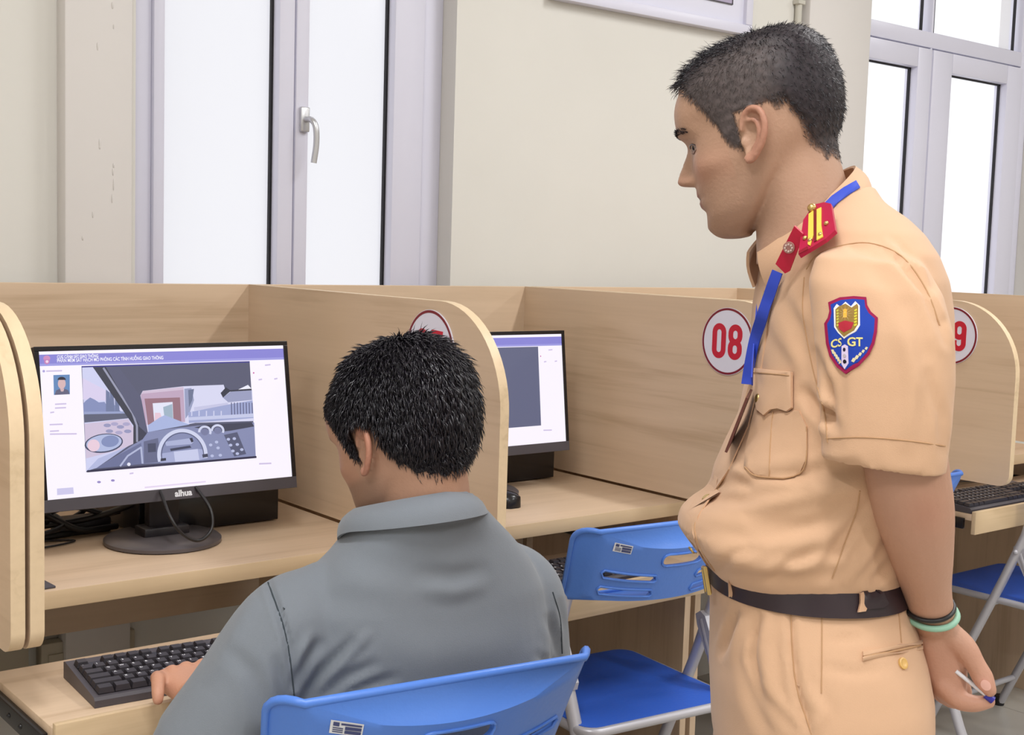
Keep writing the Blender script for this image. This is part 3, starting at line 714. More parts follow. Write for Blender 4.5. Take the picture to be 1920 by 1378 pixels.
cp = [[(0.60, 2.40, zz), (0.72, 2.36, zz), (0.84, 2.37, zz), (0.93, 2.41, zz+0.004)],
      [(0.62, 2.46, zz+0.035), (0.74, 2.42, zz+0.022), (0.85, 2.44, zz+0.034), (0.96, 2.43, zz+0.05)],
      [(0.60, 2.37, zz+0.02), (0.69, 2.38, zz+0.05), (0.78, 2.42, zz+0.012), (0.90, 2.45, zz+0.02), (1.0, 2.47, 0.92)],
      [(0.70, 2.44, zz+0.01), (0.80, 2.38, zz+0.018), (0.90, 2.36, zz+0.03), (0.97, 2.32, zz+0.06)],
      [(0.74, 2.30, 0.96), (0.75, 2.33, 0.86), (0.74, 2.38, zz+0.02), (0.68, 2.43, zz+0.012)],
      [(0.66, 2.32, zz-0.003), (0.76, 2.295, zz-0.003), (0.84, 2.32, zz-0.003), (0.79, 2.35, zz-0.003)],
      [(0.64, 2.42, zz+0.05), (0.76, 2.36, zz+0.036), (0.86, 2.40, zz+0.014), (0.95, 2.38, zz+0.03)]]
for i, (p, l) in enumerate(zip(cp, cl)): cable(p, [0.006, 0.005, 0.0055, 0.0065, 0.004, 0.002, 0.005][i], l)
for l, p, r_ in cp2: cable(p, r_, l)
ad = MB(); ad.box(0.83, 0.93, 2.37, 2.425, ZS, ZS+0.03, 0.005); tag(ad.build('power_adapter', 'black_plastic', None, 30), 'black power adapter among the cables beside the monitor stand', 'adapter')
mp = MB(); mp.box(-0.055, 0.055, -0.08, 0.08, 0, 0.004, 0.0015); o = mp.build('mouse_pad', 'dark_grey_plastic', None, 30)
o.location = (0.644, 2.104, ZS); o.rotation_euler = (0, 0, 0.06); tag(o, 'dark mouse pad corner beside the left panel of booth 07', 'mouse pad')
def mouse(x, y, z, rz, label):
    root = empty('computer_mouse', (x, y, z), rz); rings = []
    for i in range(11):
        t = i/10; yy = -0.056+0.112*t; hw = 0.031*math.sqrt(max(0.02, 1-(2*t-1)**4)); hh = 0.036*math.sqrt(max(0.03, 1-(1.7*t-0.75)**2*0.9 if t < 0.9 else 0.06))
        rings.append([(hw*math.copysign(abs(math.cos(a))**0.8, math.cos(a)), yy, hh*max(0.0, math.sin(a))**0.8 if math.sin(a) > 0 else 0.0) for a in [2*math.pi*k/20 for k in range(20)]])
    b_ = MB(); b_.loft(rings); b_.build('shell', 'black_gloss', root, 60)
    b_ = MB(); b_.tube([(-0.004, 0.028, 0.032), (0.004, 0.028, 0.032)], 0.007, 12); b_.build('wheel', 'dark_grey_plastic', root, 40)
    b_ = MB(); b_.tube(catmull([(0, 0.055, 0.01), (0.01, 0.09, 0.004), (0.03, 0.13, 0.003), (0.02, 0.18, 0.003)], 6), 0.0018, 6); b_.build('lead', 'cable_black', root, 60)
    return tag(root, label, 'mouse')
mouse(1.735, 2.20, ZS, 0.5, 'black computer mouse on the shelf of booth 08')

# ------------------------------------------------------------------ keyboards
U = 0.0190
def keyboard(x, y, z, rz, label, src=None):
    if src is not None:
        c = copy_tree(src); c.location = (x, y, z); c.rotation_euler = (0, 0, rz); c['label'] = label; return c
    root = empty('keyboard', (x, y, z), rz); W_, D_ = 0.44, 0.148
    def top(yy): return 0.014+(yy+D_/2)/D_*0.012
    b_ = MB(); pr = [(-D_/2, 0.0), (D_/2, 0.0), (D_/2, 0.024), (D_/2-0.006, top(D_/2)), (-D_/2+0.004, top(-D_/2)), (-D_/2, 0.010)]
    b_.prism(pr, -W_/2, W_/2); b_.build('body', 'dark_grey_plastic', root)
    b_ = MB()
    for (a, c) in ((-0.212, 0.073), (0.0805, 0.1405), (0.1455, 0.2135)):
        b_.add([(a, -0.064, top(-0.064)+0.0004), (c, -0.064, top(-0.064)+0.0004), (c, 0.052, top(0.052)+0.0004), (a, 0.052, top(0.052)+0.0004)], [(0, 1, 2, 3)])
    b_.build('key_well', 'black_gloss', root)
    cache = {}
    def keymesh(w):
        if w not in cache:
            k_ = MB(); a, t = w*U/2-0.0007, w*U/2-0.0028
            k_.add([(-a, -0.0088, 0), (a, -0.0088, 0), (a, 0.0088, 0), (-a, 0.0088, 0), (-t, -0.0062, 0.0075), (t, -0.0062, 0.0075), (t, 0.0068, 0.0075), (-t, 0.0068, 0.0075)],
                   [(3, 2, 1, 0), (4, 5, 6, 7), (0, 1, 5, 4), (1, 2, 6, 5), (2, 3, 7, 6), (3, 0, 4, 7)])
            cache[w] = k_.mesh('key'); cache[w].materials.append(MATS['key_plastic'])
        return cache[w]
    lg = MB(); slope = math.atan2(0.012, D_)
    def key(kx, ky, w, ch=''):
        o = link('key', keymesh(w), None, root); zt = top(ky)+0.0006; o.location = (kx, ky, zt); o.rotation_euler = (slope, 0, 0)
        if ch:
            V, F = glyph(ch); lg.add([(kx-w*U/2+0.0048+p[0], ky+0.0008+p[1], zt+0.0079+(p[1]+0.0008)*0.08) for p in V], F)
    gl = {}
    def glyph(ch):
        if ch not in gl: gl[ch] = text_polys(ch, 0.0062, 0.0002, 1)
        return gl[ch]
    xl = -0.212; ys = [-0.0545, -0.0355, -0.0165, 0.0025, 0.0215, 0.0445]
    rows = [([1.25, 1.25, 1.25, 6.25, 1.25, 1.25, 1.25, 1.25], [''] * 8), ([2.25]+[1]*10+[2.75], ['']+list('ZXCVBNM,./')+['']), ([1.75]+[1]*11+[2.25], ['']+list("ASDFGHJKL;'")+['']), ([1.5]+[1]*12+[1.5], ['']+list('QWERTYUIOP[]')+['']), ([1]*13+[2], list('`1234567890-=')+[''])]
    for yy, (ws, cs) in zip(ys, rows):
        xx = xl
        for w, c in zip(ws, cs): key(xx+w*U/2, yy, w, c); xx += w*U
    for g in [0, 2, 3, 4, 5, 6.5, 7.5, 8.5, 9.5, 11, 12, 13, 14]: key(xl+(g+0.5)*U, ys[5], 1)
    for c in range(3):
        for r_ in (3, 4, 5): key(0.082+(c+0.5)*U, ys[r_], 1)
        key(0.082+(c+0.5)*U, ys[0], 1)
    key(0.082+1.5*U, ys[1], 1)
    for c in range(3):
        for r_ in (1, 2, 3): key(0.147+(c+0.5)*U*0.88, ys[r_], 0.88, '123456789'[(r_-1)*3+c])
        key(0.147+(c+0.5)*U*0.88, ys[4], 0.88)
    for r_ in (0, 1, 2, 3, 4): key(0.147+3.5*U*0.88, ys[r_], 0.88)
    key(0.147+0.88*U, ys[0], 1.76, '0'); key(0.147+2.5*U*0.88, ys[0], 0.88, '.')
    lg.build('key_legend', 'key_print', root)['kind'] = 'stuff'
    return tag(root, label, 'keyboard', 'black keyboards on the sliding trays')
kb = keyboard(0.866, 1.757, 0.7005, -0.062, 'black keyboard under the seated man\'s hand in booth 07')
keyboard(1.72, 1.945, 0.6765, 0.0, 'black keyboard on the tray of booth 08 behind the empty blue chair', kb)
keyboard(3.228, 1.893, 0.7005, 0.0, 'black keyboard on the tray beneath plate 09 at the right edge', kb)
cable([(1.45, 2.05, 0.680), (1.50, 2.05, 0.71), (1.58, 2.045, 0.73), (1.70, 2.03, 0.70), (1.72, 2.022, 0.69)], 0.002, 'thin black keyboard lead arching above the tray of booth 08')
cable([(3.05, 1.99, 0.706), (3.10, 2.03, 0.725), (3.20, 2.05, 0.73), (3.40, 2.04, 0.715)], 0.002, 'thin black keyboard lead on the tray beneath plate 09')
cable([(0.548, 1.72, 0.60), (0.57, 1.66, 0.58), (0.60, 1.62, 0.52), (0.62, 1.63, 0.44), (0.61, 1.72, 0.38)], 0.003, 'black cable hanging below the tray in the lower left corner')

# ------------------------------------------------------------------ folding chairs
def make_chair(label):
    root = empty('folding_chair')
    def ty(z): return -0.44*(z-0.44)
    HW = 0.222
    def plan(a): t = abs(a)/HW; return -0.060+0.053*t**2.0+0.030*max(0.0, (t-0.835)/0.165)**1.1
    zb, zt_ = 0.682, 0.842
    def fm(a, b, off=0.0):                      # b: 0 bottom .. 0.16 top
        z = zb+b-0.030*(1-(a/HW)**2)*(b/0.16)-0.014*(1-(a/HW)**2); return (a*(0.945+0.055*b/0.16), ty(z)+plan(a)+off, z)
    outer = [(-HW+0.004, 0.0), (HW-0.004, 0.0)]+arc(HW-0.03, 0.16-0.03, 0.03, 0, 90, 6)+arc(-HW+0.03, 0.16-0.03, 0.03, 90, 180, 6)
    def stad(x0, x1, y, h, sag=0.0):
        n = 8; top_ = [(x0+(x1-x0)*i/n, y+h/2+sag*math.sin(math.pi*i/n)) for i in range(n+1)]; bot = [(x1-(x1-x0)*i/n, y-h/2+sag*math.sin(math.pi*(n-i)/n)) for i in range(n+1)]
        return arc(x0, y, h/2, 270, 90, 6)[1:-1]+top_+arc(x1, y, h/2, 90, -90, 6)[1:-1]+bot
    def stad2(x0, x1, y0, y1, h):
        n = 8; t_ = [(x0+(x1-x0)*i/n, y0+(y1-y0)*i/n+h/2) for i in range(n+1)]; b_ = [(x1-(x1-x0)*i/n, y1+(y0-y1)*i/n-h/2) for i in range(n+1)]
        return t_+[(x1+h*0.45, y1)]+b_+[(x0-h*0.45, y0)]
    hole = stad(-0.036, 0.036, 0.118, 0.026)
    slots = []
    for s in (-1, 1):
        for (y0, y1) in ((0.073, 0.069), (0.035, 0.031)):
            p = stad2(-0.165, -0.058, y0, y1, 0.0125); slots.append(p if s < 0 else [(-a, b) for a, b in reversed(p)])
    V, F = plate2d(outer, [hole]+slots, 0.011)
    b_ = MB(); solid(V, F, lambda a, b: fm(a, b, 0.0), lambda a, b: fm(a, b, 0.007), b_)
    bo = b_.build('backrest', 'chair_blue', root, 40)
    rim = MB()                                   # turned-over lip all round and raised edges round the openings
    rim.tube([fm(a, b, 0.002) for a, b in outer], 0.0056, 8, closed=True)
    rim.build('rim', 'chair_blue', bo, 60)
    rb = MB()
    for lp in [hole]+slots:
        cx = sum(p[0] for p in lp)/len(lp); cy = sum(p[1] for p in lp)/len(lp)
        rb.tube([fm(a+0.0025*(1 if a > cx else -1), b+0.0025*(1 if b > cy else -1), -0.0006) for a, b in lp], 0.0026, 6, closed=True)
    rb.build('slot_lip', 'chair_blue', bo, 60)
    s_ = MB(); s_.add([fm(a-0.018, b+0.006, -0.0012) for a, b in ((-0.146, 0.122), (-0.108, 0.122), (-0.108, 0.142), (-0.146, 0.142))], [(0, 1, 2, 3)]); so = s_.build('sticker', 'label_white', bo)
    s_ = MB()
    for (x0, x1, y0, y1) in ((-0.143, -0.136, 0.134, 0.140), (-0.134, -0.110, 0.1365, 0.1395), (-0.129, -0.110, 0.130, 0.135), (-0.129, -0.110, 0.124, 0.129), (-0.143, -0.131, 0.1245, 0.126), (-0.143, -0.131, 0.1275, 0.129), (-0.143, -0.131, 0.1305, 0.132)):
        s_.add([fm(a-0.018, b+0.006, -0.0016) for a, b in ((x0, y0), (x1, y0), (x1, y1), (x0, y1))], [(0, 1, 2, 3)])
    s_.build('print', 'label_ink', so)
    # seat
    SW, y0, y1, zs = 0.19, -0.165, 0.205, 0.445
    V, F = plate2d(rrect(-SW, SW, y0, y1, 0.035), [], 0.03)
    def dish(x, y): return -0.006*(1-(x/SW)**2)*(1-((y-0.02)/0.19)**2)
    b_ = MB(); solid(V, F, lambda a, b: (a, b, zs+dish(a, b)), lambda a, b: (a, b, zs-0.012), b_); b_.build('seat', 'seat_blue', root, 40)
    b_ = MB(); b_.tube([(p[0], p[1], zs-0.010) for p in rrect(-SW-0.002, SW+0.002, y0-0.002, y1+0.002, 0.036)], 0.0095, 10, closed=True); b_.build('seat_frame', 'chair_steel', root, 60)
    XT = 0.203
    for sx in (-1, 1):
        x = sx*XT
        l_ = MB(); l_.tube([(x*0.95, ty(0.79)+0.024, 0.79), (x*0.95, ty(0.70)+0.022, 0.70), (x*0.98, ty(0.63)+0.006, 0.63), (x, ty(0.5), 0.5), (x, ty(0.2), 0.2), (x, ty(0.012), 0.012)], 0.0115, 12, flat=1.25); l_.build('front_leg', 'chair_steel', root, 60)
        l_ = MB(); l_.tube([(x*0.93, -0.062, 0.585), (x*0.93, -0.135, 0.42), (x*0.93, -0.225, 0.20), (x*0.93, -0.315, 0.012)], 0.0115, 12, flat=1.25); l_.build('rear_leg', 'chair_steel', root, 60)
        l_ = MB(); l_.prism([(-0.076, 0.594), (-0.060, 0.602), (-0.046, 0.592), (-0.052, 0.570), (-0.084, 0.515), (-0.112, 0.505), (-0.116, 0.520)], x*0.93-0.0125, x*0.93+0.0125); l_.ball((x+sx*0.012, -0.062, 0.582), 0.007, 10, 8); l_.build('bracket', 'chair_steel', root, 30)
        for yy in (ty(0.0), -0.32):
            f_ = MB(); f_.lathe([(0.015, 0.0), (0.0165, 0.012), (0.015, 0.03)], (x if yy > 0 else x*0.93, yy, 0.0), 14); f_.build('rubber_foot', 'cable_black', root, 40)
    for (yy, z, w) in ((ty(0.10), 0.10, XT), (-0.275, 0.10, XT*0.93), (ty(0.42), 0.425, XT)):
        c_ = MB(); c_.tube([(-w, yy, z), (w, yy, z)], 0.009, 10); c_.build('crossbar', 'chair_steel', root, 60)
    return tag(root, label, 'chair', 'blue folding chairs at the booths')
ch = make_chair('blue folding chair the seated man sits on')
for (x, y, rz, l) in ((1.818, 1.892, -0.10, 'empty blue folding chair in front of booth 08'), (2.655, 1.94, 0.0, 'blue folding chair almost hidden behind the officer\'s elbow'), (3.405, 1.852, 0.0, 'blue folding chair cut off by the right edge of the photo')):
    c = copy_tree(ch); c.location = (x, y, 0); c.rotation_euler = (0, 0, rz); c['label'] = l
ch.location = (0.925, 1.40, 0); ch.rotation_euler = (0, 0, -0.13)
# ------------------------------------------------------------------ people: shared tools
def nrm(v): v = np.asarray(v, float); return v/np.linalg.norm(v)
def pix(V):
    "pixel coordinates and depth of world points"
    P = np.asarray(V, float)-CAMP; d = P@CF; return np.stack([960+FPX*(P@CR)/d, 689-FPX*(P@CU)/d, d], -1)
def on_z(u, v, z): q = ray(u, v); return CAMP+q*((z-CAMP[2])/q[2])
def sup(c, n): return math.copysign(abs(c)**(2.0/n), c)
def gauss(x, s): return np.exp(-(np.asarray(x)/s)**2)
def lin3(*c): return np.array(rgb(*c)[:3])
def sstep(a, b, x): t = np.clip((np.asarray(x, float)-a)/(b-a), 0, 1); return t*t*(3-2*t)
def vnoise(P, s, seed=0):
    "cheap smooth 3D noise in -1..1"
    r_ = np.random.default_rng(seed); out = 0
    for k in range(7):
        d = r_.normal(size=3); d /= np.linalg.norm(d); out = out+np.sin(P@d*s*(0.7+0.6*r_.random())+r_.random()*6.28)
    return out/4.0

# ---- head, local frame: x right, y forward, z up, origin between the ears at eye level
ZP = [-.116, -.112, -.105, -.095, -.085, -.078, -.070, -.064, -.0605, -.056, -.050, -.044, -.036, -.025, -.012, .0, .010, .018, .030, .045, .060, .075, .090, .102, .110, .114]
YFRONT = [.062, .078, .088, .0935, .0905, .0885, .0955, .0965, .0925, .0975, .0965, .0925, .0925, .0915, .0905, .0905, .0945, .0985, .1000, .0985, .0935, .084, .066, .042, .014, -.015]
ZB = [-.116, -.10, -.085, -.065, -.05, -.035, -.02, .0, .02, .045, .07, .09, .102, .110, .114]
YBACK = [.045, .022, .0, -.025, -.05, -.072, -.088, -.097, -.102, -.103, -.097, -.086, -.072, -.050, -.02]
ZW = [-.116, -.11, -.10, -.085, -.065, -.045, -.03, .0, .03, .06, .085, .10, .110, .114]
WID = [.014, .024, .038, .050, .057, .062, .067, .0725, .0755, .073, .061, .045, .022, .003]
ZPS = [-.116, -.105, -.095, -.070, -.044, -.025, .0, .018, .030, .045, .060, .075, .090, .102, .110, .114]
YFS = [.062, .083, .0895, .0905, .0915, .0908, .0905, .0975, .1000, .0985, .0935, .084, .066, .042, .014, -.015]
def low(z): return [a if a < .03 else .03+(a-.03)*.84 for a in z]
ZP, ZB, ZW, ZPS = low(ZP), low(ZB), low(ZW), low(ZPS)
YBACK = [y if y > -.04 else -.04+(y+.04)*.80 for y in YBACK]
def head_points(broad=1.0):
    zs = np.concatenate([np.linspace(-.116, .090, 96), np.linspace(.0912, .1003, 14)]); NA = 120; rings = []
    for z in zs:
        yf, yb, w = float(interp(z, ZPS, YFS)), float(interp(z, ZB, YBACK)), float(interp(z, ZW, WID))*broad
        yc = -.012 if z > -.02 else -.012+(-.02-z)*0.55
        yc = min(max(yc, yb+.01), yf-.01); ring = []
        for k in range(NA):
            a = 2*math.pi*k/NA; c, s = math.cos(a), math.sin(a)
            n1 = 2.35 if c > 0 else 2.15
            x = w*sup(s, n1); y = yc+((yf-yc) if c > 0 else (yc-yb))*sup(c, n1); ring.append([x, y, z])
        rings.append(ring)
    R_ = np.array(rings); P = R_.reshape(-1, 3); x, y, z = P[:, 0], P[:, 1], P[:, 2]; front = sstep(0.0, .05, y)
    nose = interp(z, [-.050, -.0445, -.0405, -.036, -.031, -.024, -.012, .0, .012, .02], [0, .001, .012, .0235, .0265, .0235, .0160, .0075, .001, 0])
    sn = interp(z, [-.05, -.040, -.030, -.015, .0, .02], [.011, .0135, .0125, .0085, .0075, .009])
    dy = nose*np.exp(-(np.abs(x)/sn)**2.6)
    dy += (interp(z, ZP, YFRONT)-interp(z, ZPS, YFS))*gauss(x, .0235)
    dy += .0075*gauss(z+.037, .007)*(gauss(np.abs(x)-.0145, .0055))            # wings of the nose
    dy += -.0085*gauss(np.abs(x)-.031, .0150)*gauss(z+.001, .0105)             # eye sockets
    dy += .0045*gauss(np.abs(x)-.030, .0125)*gauss(z-.0005, .0062)             # lids
    dy += .0035*gauss(np.abs(x)-.028, .020)*gauss(z-.017, .0065)               # brow
    dy += .0035*gauss(np.abs(x)-.050, .016)*gauss(z+.030, .016)                # cheek bone
    dy += -.0018*gauss(np.abs(x)-.042, .016)*gauss(z+.062, .020)
    lip = gauss(x, .019)
    P[:, 1] += dy*front
    P[:, 0] += np.sign(x)*.0028*gauss(z+.030, .014)*sstep(.02, .06, y)*sstep(.03, .06, np.abs(x))
    P[:, 0] -= np.sign(x)*.0035*gauss(z-.018, .016)*gauss(y-.058, .018)        # temples
    return R_
def ear(mb, sx, tilt=0.18):
    "auricle on side sx: dished plate, rolled rim, inner fold and lobe"
    def E(a, b, off):                       # a: backwards, b: up
        c, s = math.cos(tilt), math.sin(tilt); yy, zz = -(a*c+b*s), b*c-a*s
        return (sx*(.0725+off+a*0.36), .007+yy*.93, -.019+zz*.93)
    rimc = catmull([(-.003, .010), (.001, .027), (.012, .0355), (.0245, .031), (.0300, .016), (.0270, -.002), (.0190, -.016), (.0115, -.0245), (.0045, -.0265), (.0010, -.020)], 6)
    mb.tube([E(p[0], p[1], .004) for p in rimc], [.0030+.0012*math.sin(math.pi*i/(len(rimc)-1)) for i in range(len(rimc))], 10)
    c = (.0125, .004); n = len(rimc); vs = [E(c[0], c[1], -.004)]+[E(c[0]+(p[0]-c[0])*.5, c[1]+(p[1]-c[1])*.5, -.003) for p in rimc]+[E(p[0], p[1], .002) for p in rimc]
    vb = [(v[0]-sx*.006, v[1]+.002, v[2]) for v in vs]; k = len(vs); fs = []
    for i in range(n):
        j = (i+1) % n; fs += [(0, 1+i, 1+j), (1+i, 1+n+i, 1+n+j, 1+j)]
    fs2 = [tuple(k+i for i in reversed(f)) for f in fs]+[(1+n+i, k+1+n+i, k+1+n+(i+1) % n, 1+n+(i+1) % n) for i in range(n)]
    mb.add(vs+vb, fs+fs2)
    af = catmull([(.006, .022), (.0155, .021), (.0205, .010), (.0175, -.004), (.010, -.0135)], 6)
    mb.tube([E(p[0], p[1], .0015) for p in af], .0026, 8)
    mb.ball(E(.0075, -.0225, .0015), (.0042, .0062, .0070), 12, 8)
    mb.ball(E(-.001, -.003, .0005), (.0035, .0040, .0060), 10, 8)
HTH = [0, 22, 36, 46, 54, 60, 66, 74, 82, 92, 112, 126, 150, 180]
def hairline(P, hz):
    th = np.degrees(np.arctan2(np.abs(P[:, 0])*1.25, P[:, 1]+.012)); return P[:, 2]-interp(th, HTH, hz), th
def make_head(fwd_h, pitch, roll, centre, neck_to, neck_r, hz, tone, broad=1.0, stubble=0.2, voxel=.0023):
    """skin of head and neck in world space; returns arrays, local coordinates and the frame"""
    f0 = nrm(fwd_h); up = np.array([0, 0, 1.0]); rt = nrm(np.cross(f0, up))
    f = f0*math.cos(pitch)-up*math.sin(pitch); u_ = up*math.cos(pitch)+f0*math.sin(pitch)
    r2 = rt*math.cos(roll)+u_*math.sin(roll); u2 = u_*math.cos(roll)-rt*math.sin(roll)
    Rm = np.stack([r2, f, u2], 1)
    mb = MB(); R_ = head_points(broad); mb.loft([list(map(tuple, r_)) for r_ in R_])
    for s in (-1, 1): ear(mb, s)
    nt = Rm.T@(np.asarray(neck_to)-centre)            # neck end in head space
    n0 = np.array([0, -.020, -.020]); rings = []
    for i in range(12):
        t = i/11; c = n0*(1-t)+nt*t; c = c+np.array([0, -.006, 0])*math.sin(math.pi*t); ra, rb = neck_r[0]*(.93+.17*t*t), neck_r[1]*(.90+.14*t)
        ax = nrm(nt-n0); e1 = np.array([1.0, 0, 0]); e2 = nrm(np.cross(ax, e1)); e1 = np.cross(e2, ax)
        rings.append([tuple(c+e1*ra*math.cos(2*math.pi*k/40)+e2*rb*math.sin(2*math.pi*k/40)) for k in range(40)])
    mb.loft(rings)
    V, F = fuse(mb, voxel, 3, 0.5)
    V = relax(V, F, sstep(-.012, -.03, V[:, 1])*sstep(-.12, -.085, V[:, 2])*sstep(.02, -.005, V[:, 2])*sstep(.0735, .068, np.abs(V[:, 0])), 60)
    x, y, z = V[:, 0], V[:, 1], V[:, 2]
    base = lin3(*tone); C = np.tile(base, (len(V), 1))
    def mixc(c, w):
        nonlocal C
        w = np.clip(w, 0, 1)[:, None]; C = C*(1-w)+lin3(*c)*w
    t = tone
    mixc((t[0]+6, t[1]-10, t[2]-8), .55*gauss(np.abs(x)-.045, .02)*gauss(z+.032, .02)*(y > .03))
    mixc((t[0]-6, t[1]-24, t[2]-20), .7*sstep(.074, .082, np.abs(x))*(y < .02))
    mixc((t[0]-4, t[1]-16, t[2]-14), .6*gauss(x, .015)*gauss(z+.034, .010)*(y > .09))
    mixc((120, 96, 82), stubble*sstep(-.040, -.055, z)*sstep(-.02, .02, y)*sstep(-.135, -.105, z))
    lipw = np.maximum(gauss(z+.0555-.02*np.abs(x), .0042), gauss(z+.0665+.03*np.abs(x), .0050))*sstep(.026, .020, np.abs(x))*(y > .07)
    mixc((t[0]-32, t[1]-48, t[2]-38), lipw*.9)
    mixc((70, 42, 36), gauss(z+.0607-.01*np.abs(x), .0014)*sstep(.026, .018, np.abs(x))*(y > .07)*.9)
    bz = .0165+.004*np.sin(np.clip((np.abs(x)-.012)/.036, 0, 1)*math.pi)
    mixc((60, 48, 46), .7*gauss(z-bz, .0036)*sstep(.010, .015, np.abs(x))*sstep(.052, .044, np.abs(x))*(y > .05))
    mixc((40, 30, 28), .85*gauss(z+.0015+.003*((np.abs(x)-.031)/.014)**2, .0016)*sstep(.016, .020, np.abs(x))*sstep(.047, .043, np.abs(x))*(y > .05))
    mixc((170, 150, 142), .5*gauss(z+.0045, .0017)*gauss(np.abs(x)-.031, .0085)*(y > .05)); mixc((26, 20, 20), .95*gauss(z+.0045, .0022)*gauss(np.abs(x)-.032, .0036)*(y > .05))
    h, th = hairline(V, hz); noear = sstep(.0800, .0770, np.abs(x))*(1-sstep(.062, .066, np.abs(x))*sstep(-.032, -.028, y)*sstep(.014, .010, y)*sstep(-.058, -.054, z)*sstep(.016, .012, z))
    sc_w = sstep(-.006, .016, h+.004*vnoise(V, 400, 3)+.002*vnoise(V, 1500, 4))*noear
    mixc((46, 40, 42), .86*sc_w)
    Wv = V@Rm.T+centre
    return dict(V=Wv, F=F, C=C, L=V, Rm=Rm, c=np.asarray(centre), scalp=sc_w, h=h)
def strands(root, nrmal, dirs, length, w, seed, bend=0.5, jitter=0.25):
    "tapered three-sided hairs"
    r_ = np.random.default_rng(seed); n = len(root); d = dirs+jitter*r_.normal(size=(n, 3)); d /= np.linalg.norm(d, axis=1, keepdims=True)
    lift = nrmal; L = length[:, None]
    p0 = root-nrmal*.0012; p1 = p0+(d*.55+lift*.45)*L*.38; p2 = p1+(d*(.55+bend*.35)+lift*(.28-bend*.3))*L*.36; p3 = p2+(d*(.7+bend*.3)+lift*(.10-bend*.45))*L*.36
    sd = np.cross(d, nrmal); sd /= (np.linalg.norm(sd, axis=1, keepdims=True)+1e-9); bn = np.cross(sd, d)
    lev = []
    for p, k in ((p0, 1.0), (p1, .95), (p2, .65)):
        for a in (0, 2.094, 4.189): lev.append(p+(sd*math.cos(a)+bn*math.sin(a))*(w*k)[:, None])
    lev.append(p3); V = np.stack(lev, 1).reshape(-1, 3); o = np.arange(n)*10; F = []
    for l in (0, 3):
        for j in range(3):
            j2 = (j+1) % 3; F.append(np.stack([o+l+j, o+l+j2, o+l+3+j2, o+l+3+j], 1))
    T_ = [np.stack([o+6+j, o+6+(j+1) % 3, o+9], 1) for j in range(3)]
    return V, [tuple(q) for q in np.concatenate(F)]+[tuple(q) for q in np.concatenate(T_)]
def sample(Hd, n, seed, mask):
    "random points on the scalp (world + local + normal)"
    F = [f for f in Hd['F'] if len(f) == 4]; q = np.array(F); L = Hd['L']; m_ = mask[q].mean(1); N = vnormals(Hd['V'], Hd['F'])
    a = np.linalg.norm(np.cross(L[q[:, 2]]-L[q[:, 0]], L[q[:, 3]]-L[q[:, 1]]), axis=1)*m_
    r_ = np.random.default_rng(seed); k = r_.choice(len(q), n, p=a/a.sum()); b = r_.random((n, 2))
    w = np.stack([(1-b[:, 0])*(1-b[:, 1]), b[:, 0]*(1-b[:, 1]), b[:, 0]*b[:, 1], (1-b[:, 0])*b[:, 1]], 1)[:, :, None]
    nl = (N[q[k]]*w).sum(1); nl /= np.linalg.norm(nl, axis=1, keepdims=True)
    return (Hd['V'][q[k]]*w).sum(1), (L[q[k]]*w).sum(1), nl
mat('hair_black', rgb(32, 28, 36), 0.28, spec=0.6)
mat('hair_grey', rgb(98, 88, 86), 0.42, spec=0.4)
def relax(V, F, w, it):
    "local smoothing of a mesh where w > 0"
    E_ = np.array([(f[i], f[(i+1) % len(f)]) for f in F for i in range(len(f))]); V = V.copy(); n = np.bincount(E_[:, 0], minlength=len(V))+np.bincount(E_[:, 1], minlength=len(V))
    for _ in range(it):
        A = np.zeros_like(V)
        for k in range(3): A[:, k] = np.bincount(E_[:, 0], V[E_[:, 1], k], len(V))+np.bincount(E_[:, 1], V[E_[:, 0], k], len(V))
        V += (A/n[:, None]-V)*(w*.5)[:, None]
    return V
def limb(mb, pts, n=24, flat=None):
    "tube through (point, radius) pairs, smoothed"
    P = catmull([np.append(p, r) for p, r in pts], 5); mb.tube([p[:3] for p in P], [p[3] for p in P], n)
    a, b = P[0], P[-1]
    mb.ball(a[:3], a[3]*.98, 14, 10); mb.ball(b[:3], b[3]*.98, 14, 10)
def fold(V, N, path, depth, width, only_front=True):
    "press a crease (depth>0 valley, <0 ridge) into a cloth surface along a line"
    p = pix(V); d = np.full(len(V), 1e9); ln = [np.array(a, float) for a in path]; tt = np.zeros(len(V)); tot = len(ln)-1
    for i, (a, b) in enumerate(zip(ln[:-1], ln[1:])):
        ab = b-a; t = np.clip(((p[:, :2]-a)@ab)/(ab@ab), 0, 1); q = np.linalg.norm(p[:, :2]-(a+t[:, None]*ab), axis=1); m_ = q < d; d[m_] = q[m_]; tt[m_] = (i+t[m_])/tot
    vd = V-CAMP; vd /= np.linalg.norm(vd, axis=1, keepdims=True); fr = sstep(0.0, 0.25, -(N*vd).sum(1)) if only_front else 1.0
    w = np.exp(-(d/width)**2)*fr*np.sin(np.clip(tt*.88+.06, 0, 1)*math.pi)**.6
    side = -.35*np.exp(-((d-width*1.8)/(width*.9))**2)*fr*np.sin(np.clip(tt*.88+.06, 0, 1)*math.pi)**.6
    return V-N*((w+side)*depth)[:, None]
def smooth_obj(name, V, F, m, parent, cols=None):
    return link(name, np_mesh(name, V, F, cols), m, parent, 180)
